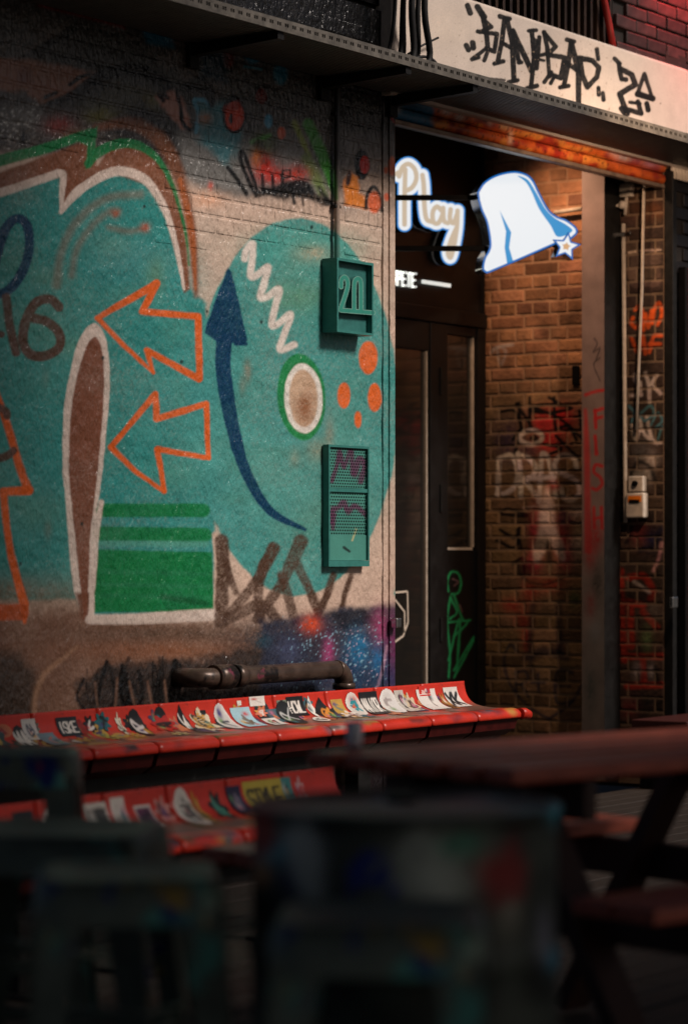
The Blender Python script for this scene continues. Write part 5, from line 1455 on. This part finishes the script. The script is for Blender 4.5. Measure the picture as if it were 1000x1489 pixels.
def sticker_mesh(w, s0, s1, kind, seed, arg=None, off=.0016):
    """printed sticker following the seat curve; returned centred in x"""
    nx, ns = 34, 34
    A, S = np.meshgrid(np.linspace(0, 1, nx), np.linspace(0, 1, ns))
    c = Canvas(0, 0, 40, 40, (228, 222, 212), 2.0, seed)
    r = np.random.default_rng(seed)
    pal = [(24, 24, 26), (226, 220, 210), (198, 44, 36), (40, 120, 130), (214, 160, 60), (70, 60, 120), (110, 150, 90), (190, 110, 140)]
    bgc, fg = arg[0], arg[1]
    txt = arg[2] if len(arg) > 2 else None
    c.a[:] = lin(bgc)
    if kind in ('oval', 'round'):
        c.oval(20, 20, 18.5, 18.5, bgc, 1); c.oval(20, 20, 15, 15, [min(255, int(q * .94)) for q in bgc], 1.5)
    if kind == 'frame': c.poly([(0, 0), (40, 0), (40, 40), (0, 40)], (226, 220, 208)); c.poly([(3, 4), (37, 4), (37, 36), (3, 36)], bgc)
    if txt:
        n = len(txt); wch = 34 / (n * 1.22)
        c.text(txt, 3.5, 9, wch, 22, fg, max(2.6, wch * .42), .22, op=1)
    else:
        for k in range(r.integers(3, 6)):
            q = [(r.uniform(8, 32), r.uniform(8, 32)) for _ in range(4)]
            if k % 2: c.stroke(q, r.uniform(2.5, 5), fg, .6, .95)
            else: c.blob(q[0][0], q[0][1], r.uniform(3, 7), r.uniform(3, 7), pal[r.integers(0, 8)], .9)
    if kind == 'diamond': pass
    y, z, ny, nz = prof_at(s0 + (s1 - s0) * S.ravel())
    # slight tilt of the sticker on the surface
    X = (A.ravel() - .5) * w
    Q = np.stack([X, -(y) - ny * off * 0 - off * ny, z + nz * off], 1)
    Q[:, 1] = -(y + ny * off * 1.0)
    col = c.sample(A.ravel() * 40, S.ravel() * 40)
    f = grid_faces(nx, ns)[:, ::-1]
    ctr = np.stack([A.ravel()[f].mean(1), S.ravel()[f].mean(1)], 1)
    if kind in ('oval', 'round'): keep = np.hypot(ctr[:, 0] - .5, ctr[:, 1] - .5) < .49
    elif kind == 'diamond': keep = np.abs(ctr[:, 0] - .5) + np.abs(ctr[:, 1] - .5) < .5
    elif kind == 'cut': keep = np.hypot(ctr[:, 0] - .5, ctr[:, 1] - .5) < .40 + .09 * np.sin(7 * np.arctan2(ctr[:, 1] - .5, ctr[:, 0] - .5) + seed)
    else: keep = np.ones(len(f), bool)
    f = f[keep]; us_ = np.unique(f); rm = np.full(len(Q), -1); rm[us_] = np.arange(len(us_))
    return mesh_np('sticker', Q[us_], rm[f], col[us_], True)

def make_bench(label, X0, X1, yb, zs, mod, stickers, seed, leg_at):
    bench = empty('bench', ((X0 + X1) / 2, yb, 0)); tag(bench, label, 'bench')
    n = int(round((X1 - X0) / mod)); mod = (X1 - X0) / n
    seats = []
    for k in range(n):
        o = link('seat', seat_mesh(mod - .004, seed + k), M['seat'], bench, (X0 + k * mod - (X0 + X1) / 2, 0, zs))
        seats.append(o)
    def spt(u, sv):   # where a photo column meets the seat
        y, z, _, _ = prof_at(np.array([sv])); return on_y(u, 900, yb - y[0])[0]
    for i, (u0, u1, s0, s1, kind, arg) in enumerate(stickers):
        xa, xb = spt(u0, .25), spt(u1, .25)
        xc = (xa + xb) / 2
        k = min(max(int((xc - X0) / mod), 0), n - 1)
        link('sticker', sticker_mesh(xb - xa, s0, s1, kind, seed * 7 + i, arg, .0008 + .00003 * i), M['sticker'], seats[k], (xc - X0 - k * mod, 0, 0))
    cx_ = (X0 + X1) / 2
    for k in range(n):     # moulded skirt under each seat
        xa = X0 + k * mod + .012 - cx_; xb = X0 + (k + 1) * mod - .014 - cx_
        mb = MB()
        pr = [(-.285, zs - .04), (-.27, zs - .085), (-.22, zs - .115), (-.10, zs - .105), (-.03, zs - .03), (-.10, zs - .012), (-.26, zs - .012)]
        mb.prism([(xa, p[0], p[1]) for p in pr], (xb - xa, 0, 0))
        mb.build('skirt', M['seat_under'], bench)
    MB().box(X0 - cx_, X1 - cx_, -.19, -.11, zs - .17, zs - .112, .004).build('beam', M['steel_dark'], bench)
    for u in leg_at:
        x = on_y(u, 1100, yb - .15)[0] - cx_
        MB().box(x - .045, x + .045, -.185, -.115, 0.012, zs - .172, .004).build('leg', M['steel_dark'], bench)
        MB().box(x - .08, x + .08, -.26, -.04, 0.001, .012, .003).build('foot_plate', M['steel_dark'], bench)
    # rounded end cap
    nose = MB(); e_ = X1 - cx_
    nose.tube([(e_ + .002, -.285, zs - .020), (e_ + .05, -.283, zs - .022), (e_ + .085, -.28, zs - .03), (e_ + .092, -.278, zs - .034)], [.025, .0245, .021, .012], 14)
    nose.build('end_cap', M['cap'], bench)
    return bench

K_, Wt, Rd = (24, 24, 26), (230, 224, 214), (204, 48, 36)
up = [(-44, -22, .05, .34, 'rect', ((40, 60, 80), Wt)), (-14, 12, .04, .4, 'cut', ((60, 84, 84), (210, 180, 90))),
      (22, 44, .10, .44, 'oval', (K_, Wt, 'MA')), (40, 60, .05, .28, 'rect', ((210, 206, 200), (60, 70, 90))), (56, 80, .2, .46, 'rect', ((120, 140, 150), (200, 120, 110))),
      (90, 120, .06, .27, 'rect', ((30, 40, 46), Wt, 'ISKE')), (96, 124, .30, .46, 'cut', ((180, 140, 60), (90, 80, 50))),
      (128, 146, .05, .26, 'cut', (K_, Wt)), (144, 168, .03, .25, 'cut', ((34, 100, 106), (20, 30, 34))), (140, 158, .28, .46, 'cut', ((168, 160, 70), (110, 60, 40))), (174, 184, .05, .36, 'cut', ((226, 216, 190), (60, 60, 60))), (178, 194, .3, .48, 'cut', ((206, 160, 60), (150, 90, 50))),
      (192, 214, .03, .44, 'oval', (K_, (214, 206, 200))), (222, 258, .10, .36, 'cut', ((176, 34, 28), (30, 24, 24))), (226, 250, .38, .56, 'cut', ((190, 176, 120), (40, 40, 40))), (262, 278, .02, .4, 'diamond', (K_, Wt)),
      (278, 312, .06, .50, 'cut', ((226, 210, 180), (60, 40, 20))), (284, 306, .10, .40, 'cut', ((206, 150, 50), (40, 28, 18))), (316, 338, .04, .48, 'oval', ((222, 216, 210), (50, 50, 70))),
      (342, 370, .10, .44, 'rect', ((168, 206, 216), (110, 90, 70))), (354, 360, .03, .08, 'rect', (Wt, Wt)), (372, 394, .0, .10, 'rect', (Wt, (200, 190, 180))), (378, 398, .26, .46, 'rect', ((222, 214, 206), K_)), (374, 394, .12, .24, 'cut', ((214, 120, 90), Wt)),
      (405, 431, .06, .5, 'oval', ((30, 32, 34), (190, 190, 186))), (425, 449, .03, .27, 'rect', (K_, Wt, 'HCWL')), (441, 460, .32, .5, 'oval', (Wt, K_)), (452, 462, .03, .34, 'diamond', (Wt, (120, 150, 160))),
      (458, 486, .06, .44, 'diamond', (K_, (220, 140, 50))), (488, 514, .24, .46, 'cut', ((224, 210, 196), (70, 50, 46))), (508, 530, .03, .38, 'oval', ((222, 214, 204), (40, 140, 150))), (513, 525, .09, .28, 'diamond', ((36, 140, 150), (210, 100, 60))),
      (530, 556, .04, .40, 'rect', (K_, Wt, 'MAIOR')), (557, 584, .02, .42, 'oval', ((226, 222, 216), (160, 150, 146))), (581, 594, .05, .4, 'rect', ((196, 190, 180), K_)), (590, 608, .08, .42, 'cut', ((208, 190, 160), (60, 40, 30))),
      (613, 640, .06, .42, 'rect', ((224, 218, 210), (90, 60, 60))), (617, 633, .02, .14, 'rect', (Rd, (236, 200, 190))), (642, 652, .1, .5, 'cut', ((180, 120, 50), (60, 40, 30))), (652, 672, .06, .40, 'rect', ((222, 216, 208), K_, 'XK'))]
rf = np.random.default_rng(77)
fillers = []
for u0 in np.arange(-120, 640, 17):
    w_ = rf.uniform(12, 26); s0_ = rf.uniform(.02, .3); pal_ = [(40, 44, 46), (216, 208, 196), (190, 150, 70), (60, 96, 104), (150, 36, 28), (120, 128, 110), (206, 120, 80), (70, 60, 90), (28, 26, 26)]
    fillers.append((u0 + rf.uniform(-6, 6), u0 + w_, s0_, s0_ + rf.uniform(.12, .3), ['rect', 'cut', 'oval', 'cut'][rf.integers(0, 4)], (pal_[rf.integers(0, 9)], pal_[rf.integers(0, 9)])))
ya = -.235
pb = on_y(676, 990, ya)
make_bench('long red moulded bench covered in stickers against the mural wall', -3.75, pb[0], ya, pb[2] - .118, .36, fillers + up, 300, (-150, 160, 350, 520))
lowb = [(134, 166, .06, .5, 'frame', ((34, 36, 38), Wt)), (172, 192, .04, .34, 'rect', (Wt, (196, 186, 176))), (184, 206, .38, .52, 'rect', ((34, 118, 78), (30, 100, 66))), (204, 228, .12, .36, 'frame', ((110, 40, 84), (60, 30, 60))), (230, 256, .06, .34, 'cut', ((206, 140, 130), (120, 60, 60))),
        (260, 288, .02, .48, 'oval', ((220, 214, 204), (30, 34, 40))), (268, 280, .14, .32, 'frame', (K_, Wt)), (284, 298, .05, .5, 'cut', ((206, 160, 60), (90, 90, 60))), (308, 332, .06, .44, 'cut', ((36, 40, 38), (80, 150, 130))), (340, 360, .06, .34, 'rect', ((44, 40, 70), (120, 110, 130))),
        (364, 420, .04, .34, 'rect', ((196, 176, 70), (24, 24, 24), 'STYLE')), (420, 434, .04, .32, 'rect', ((70, 140, 140), (30, 60, 60))), (438, 452, .04, .36, 'cut', ((216, 180, 180), Rd)), (30, 60, .06, .4, 'rect', ((40, 40, 46), Wt)), (70, 96, .05, .4, 'oval', (Wt, K_)), (100, 124, .1, .4, 'rect', ((60, 96, 110), Wt))]
q = on_z(295, 1137, .50)
make_bench('red moulded bench with a yellow STYLE sticker, standing clear of the wall', q[0] - 1.35, on_y(486, 1115, q[1])[0], q[1], .50 - .118, .30, lowb, 500, (30, 200, 420))

# ------------------------------------------------------------------ picnic table
def camxy(lat, dep): return CAM + D2 * dep + R2 * lat
al = math.radians(41)
A_ = camxy(-.094, 5.94); ldir = R2 * math.cos(al) + D2 * math.sin(al); wdir = R2 * math.sin(al) - D2 * math.cos(al)
TZt = .75
L_, W_ = 1.30, .70
tab = empty('picnic_table', (0, 0, 0)); 
ctr = A_ + ldir * L_ / 2 + wdir * W_ / 2
tab.location = (ctr[0], ctr[1], 0); tab.rotation_euler = (0, 0, math.atan2(ldir[1], ldir[0]))
tag(tab, 'red-brown slatted timber picnic table with A-frame legs and attached seats', 'picnic table')
sl = MB().box(-L_ / 2, L_ / 2, -.043, .043, -.035, 0, .010).mesh('top_slat')
for k in range(6):
    link('top_slat', sl, M['wood_red'], tab, (random.uniform(-.008, .008), -W_ / 2 + .06 + k * (W_ - .12) / 5, TZt + random.uniform(-.002, .002)))
ss = MB().box(-L_ / 2, L_ / 2, -.055, .055, -.035, 0, .006).mesh('seat_slat')
for s in (-1, 1):
    for k in range(2): link('seat_slat', ss, M['wood_red'], tab, (0, s * (W_ / 2 + .20 + k * .118), .50))
M['wood_dark'] = plain('dark_frame_timber', (70, 46, 40), .5, 0, .5, .3, 12, (9, 9, 1))
for x in (-L_ / 2 + .2, L_ / 2 - .2):
    for s in (-1, 1):
        MB().bar((x, s * .16, TZt - .04), (x, s * (W_ / 2 + .22), 0.02), .04, .09, (1, 0, 0)).build('leg', M['wood_dark'], tab)
    MB().box(x + .022, x + .062, -W_ / 2 - .32, W_ / 2 + .32, .37, .463, .004).build('seat_beam', M['wood_dark'], tab)
    MB().box(x + .022, x + .062, -W_ / 2 + .03, W_ / 2 - .03, TZt - .125, TZt - .037, .004).build('top_beam', M['wood_dark'], tab)
p = on_z(515, 1086, TZt)
gl = empty('tumbler', tuple(p)); tag(gl, 'small frosted pale tumbler at the end of the picnic table', 'glass')
gm_, gnt, gbs = new_mat('frosted_tumbler'); gbs.inputs['Base Color'].default_value = (.93, .94, .98, 1); gbs.inputs['Roughness'].default_value = .35; gbs.inputs['Transmission Weight'].default_value = .1
MB().lathe([(.016, .001), (.0185, .003), (.0205, .058), (.0195, .058), (.0175, .006), (.002, .005)], 24).build('cup', gm_, gl)
MB().lathe([(.0165, .0065), (.0182, .03)], 20).build('contents', M['plasticw'], gl)

# ------------------------------------------------------------------ drum
dc = Canvas(300, 1080, 900, 1560, (74, 80, 70), 1.0, 95)
def paint_drum(c):
    n = value_noise(c.h, c.w, 40, 8)[..., None]; c.a *= np.clip(1 + .35 * n, .3, 2)
    for x, y, rx, ry, cc in ((440, 1250, 26, 50, (150, 152, 140)), (620, 1260, 60, 44, (140, 146, 130)), (660, 1235, 36, 14, (84, 130, 108)), (380, 1200, 14, 26, (150, 60, 50)), (400, 1240, 22, 12, (80, 130, 134)), (720, 1270, 26, 24, (140, 44, 38)), (750, 1220, 12, 30, (70, 34, 32)), (380, 1270, 12, 18, (176, 98, 60)), (740, 1330, 16, 30, (108, 104, 92)), (420, 1280, 12, 34, (40, 50, 92)), (480, 1200, 24, 20, (40, 48, 44)), (560, 1170, 200, 9, (130, 110, 100)), (690, 1168, 36, 9, (196, 150, 140)), (560, 1170, 16, 9, (180, 170, 150)), (806, 1180, 10, 14, (60, 130, 180)), (806, 1395, 10, 12, (60, 120, 170)), (790, 1360, 10, 30, (110, 110, 120)), (420, 1440, 10, 40, (140, 140, 130)), (680, 1450, 40, 40, (40, 44, 44))):
        c.blob(x, y, rx * 1.1, ry * 1.1, [min(250, int(q * 1.75)) for q in cc] if sum(cc) > 200 else cc, .95)
    WHT = (226, 228, 212)
    c.poly([(412, 1215), (440, 1200), (462, 1225), (474, 1300), (452, 1318), (425, 1260)], WHT, 9, .95, 4)
    c.poly([(580, 1225), (610, 1208), (650, 1240), (694, 1300), (640, 1318), (575, 1290)], (214, 220, 202), 12, .95, 5)
    c.poly([(702, 1290), (735, 1225), (765, 1250), (760, 1310), (715, 1320)], (176, 44, 40), 9, .9, 5)
    c.poly([(362, 1190), (385, 1180), (400, 1230), (372, 1250)], (188, 66, 52), 8, .9, 3)
    c.poly([(640, 1218), (690, 1214), (700, 1236), (650, 1246)], (96, 172, 140), 6, .85, 3)
    c.stroke([(400, 1168), (560, 1176), (700, 1170), (800, 1172)], 8, (206, 178, 160), 4, .7)
    c.stroke([(640, 1168), (700, 1166)], 12, (240, 176, 160), 4, .9)
    for pts in ([(510, 1290), (530, 1262), (545, 1245), (560, 1275), (572, 1300)], [(512, 1262), (530, 1248), (548, 1252)], [(522, 1285), (560, 1280)]):
        c.stroke(pts, 14, (34, 60, 170), 4, 1.0)
paint_drum(dc)
dpos = camxy((588 - 500) / F * 4.55, 4.55)
drum = empty('oil_drum', (dpos[0], dpos[1], 0)); tag(drum, 'large paint daubed steel drum used as a table, beside the picnic table', 'drum')
rad, dh = .265, .765
prof = [(rad - .004, .012), (rad + .006, .0), (rad + .008, .012), (rad, .022)]
for z in np.linspace(.03, dh - .03, 40):
    bump = sum(.010 * math.exp(-((z - zc) / .012) ** 2) for zc in (dh * .36, dh * .67))
    prof.append((rad + bump, z))
prof += [(rad, dh - .022), (rad + .008, dh - .014), (rad + .009, dh - .004), (rad + .004, dh), (rad - .004, dh - .002), (rad - .008, dh - .014), (rad * .6, dh - .016), (.004, dh - .016)]
seg = 96
Q = np.array([(r_ * math.cos(2 * math.pi * k / seg), r_ * math.sin(2 * math.pi * k / seg), z) for r_, z in prof for k in range(seg + 1)])
u_, v_ = proj(Q + np.array([dpos[0], dpos[1], 0]))
link('shell', mesh_np('shell', Q, grid_faces(seg + 1, len(prof)), dc.sample(u_, v_), True), M['drum'], drum)
MB().lathe([(.03, 0), (.03, .01), (.022, .014)], 16).build('bung', M['steel_dark'], drum, (.14, .1, dh - .016))

# ------------------------------------------------------------------ metal stools
def make_stool(hh, sz):
    root = empty('metal_stool')
    s = sz / 2
    bm = bmesh.new()
    # pressed seat: rounded square, dished, with rolled edge
    def ring(half, z, rad_):
        out = []
        for cx_, cy_, a0 in ((1, 1, 0), (-1, 1, 90), (-1, -1, 180), (1, -1, 270)):
            for t in range(5):
                a = math.radians(a0 + t * 22.5)
                out.append(bm.verts.new((cx_ * (half - rad_) + rad_ * math.cos(a), cy_ * (half - rad_) + rad_ * math.sin(a), z)))
        return out
    rs = [ring(s + .012, hh - .075, .05), ring(s + .008, hh - .02, .05), ring(s, hh - .004, .05), ring(s - .012, hh, .045), ring(s - .03, hh - .003, .04), ring(s * .55, hh - .010, .03), ring(.03, hh - .011, .012)]
    for a, b in zip(rs, rs[1:]):
        for k in range(20):
            f = bm.faces.new((a[k], a[(k + 1) % 20], b[(k + 1) % 20], b[k])); f.smooth = True
    bm.faces.new(rs[-1])
    me = bpy.data.meshes.new('seat'); bm.to_mesh(me); bm.free()
    link('seat', me, M['stool'], root)
    sp_ = s + .055
    leg = MB()
    # folded angle leg: two tapering flanges meeting at the corner
    t0, t1 = Vector((s + .004, s + .004, hh - .05)), Vector((sp_, sp_, 0.0))
    for ax in (0, 1):
        off0 = Vector((-.075, 0, 0)) if ax == 0 else Vector((0, -.075, 0)); off1 = off0 * .42
        n_ = Vector((0, -.004, 0)) if ax == 0 else Vector((-.004, 0, 0))
        leg.prism([t0, t0 + off0, t1 + off1, t1], n_)
    lm = leg.mesh('leg')
    for k in range(4): link('leg', lm, M['stool'], root, None, (0, 0, k * math.pi / 2))
    rz_ = hh * .38
    f_ = s + (sp_ - s) * (1 - rz_ / hh) - .012
    rm = MB().box(-f_ + .02, f_ - .02, f_ - .008, f_, -.014, .014, .002).mesh('foot_rail')
    for k in range(4): link('foot_rail', rm, M['stool'], root, (0, 0, rz_), (0, 0, k * math.pi / 2))
    hb = MB().bar((-s + .02, -s + .02, 0), (s - .02, s - .02, 0), .02, .004).mesh('brace')
    for k in range(2): link('brace', hb, M['stool'], root, (0, 0, hh * .62 + k * .006), (0, 0, k * math.pi / 2))
    return root
def copy_tree(o, parent=None):
    c = o.copy(); COL.objects.link(c); c.parent = parent
    for ch in o.children: copy_tree(ch, c)
    return c
def put(st, u, dep, rz, label):
    p = camxy((u - 500) / F * dep, dep)
    st.location = (p[0], p[1], 0); st.rotation_euler = (0, 0, rz)
    tag(st, label, 'stool', 'paint smeared metal stools')
st_low = make_stool(.66, .30)
base_rz = PHI
put(st_low, 186, 4.45, base_rz + math.radians(96), 'paint smeared metal stool between the drum and the wider stool')
st2 = make_stool(.66, .36); put(st2, 90, 5.15, base_rz + math.radians(84), 'wider metal stool with a deep seat rim behind the narrow-legged stool')
st3 = make_stool(.755, .28); put(st3, 20, 5.9, base_rz + math.radians(93), 'taller dark metal stool with a blue edge in front of the benches')
st4 = copy_tree(st_low); put(st4, 552, 3.93, base_rz + math.radians(88), 'paint smeared metal stool standing right in front of the drum')

# ------------------------------------------------------------------ unseen canopy, added and shaped to shade the terrace
can = empty('added_shade_canopy', (-4, -6, 0)); tag(can, 'unseen dark fabric canopy added to shade the terrace tables', 'added canopy')
CZ = 3.25
cpts = [(-11.5, -2.6), (-5.0, -3.2), (-3.9, -5.0), (-3.2, -6.1), (1.0, -6.3), (7.0, -6.4), (7.0, -11), (-11.5, -11)]
o = MB().prism([(x, y, CZ) for x, y in cpts], (0, 0, .05)).build('roof', M['fabric']); to_local(o, can)
for x, y in ((-11.2, -2.8), (6.6, -4.8), (6.6, -10.7), (-11.2, -10.7)):
    o = MB().box(x - .05, x + .05, y - .05, y + .05, 0, CZ).build('post', M['steel_dark']); to_local(o, can)

# unseen slab added high overhead to shade the near end of the mural
wk = empty('added_shade_slab', (-4, -6, 0)); tag(wk, 'unseen dark slab added high overhead to shade the mural', 'added slab')
tz = math.tan(SUN_AZ)
wx0 = -1.75
wp = [(wx0 + 2.2 * tz, -2.2), (wx0 + 8.5 * tz, -8.5), (-9.0, -8.5), (-9.0, -2.2)]
o = MB().prism([(x, y, 6.0) for x, y in wp], (0, 0, .25)).build('slab', M['steel_dark']); to_local(o, wk)
for x, y in ((-8.7, -6.8), (-8.7, -2.5)):
    o = MB().box(x - .12, x + .12, y - .12, y + .12, 0, 6.0).build('pillar', M['steel_dark']); to_local(o, wk)
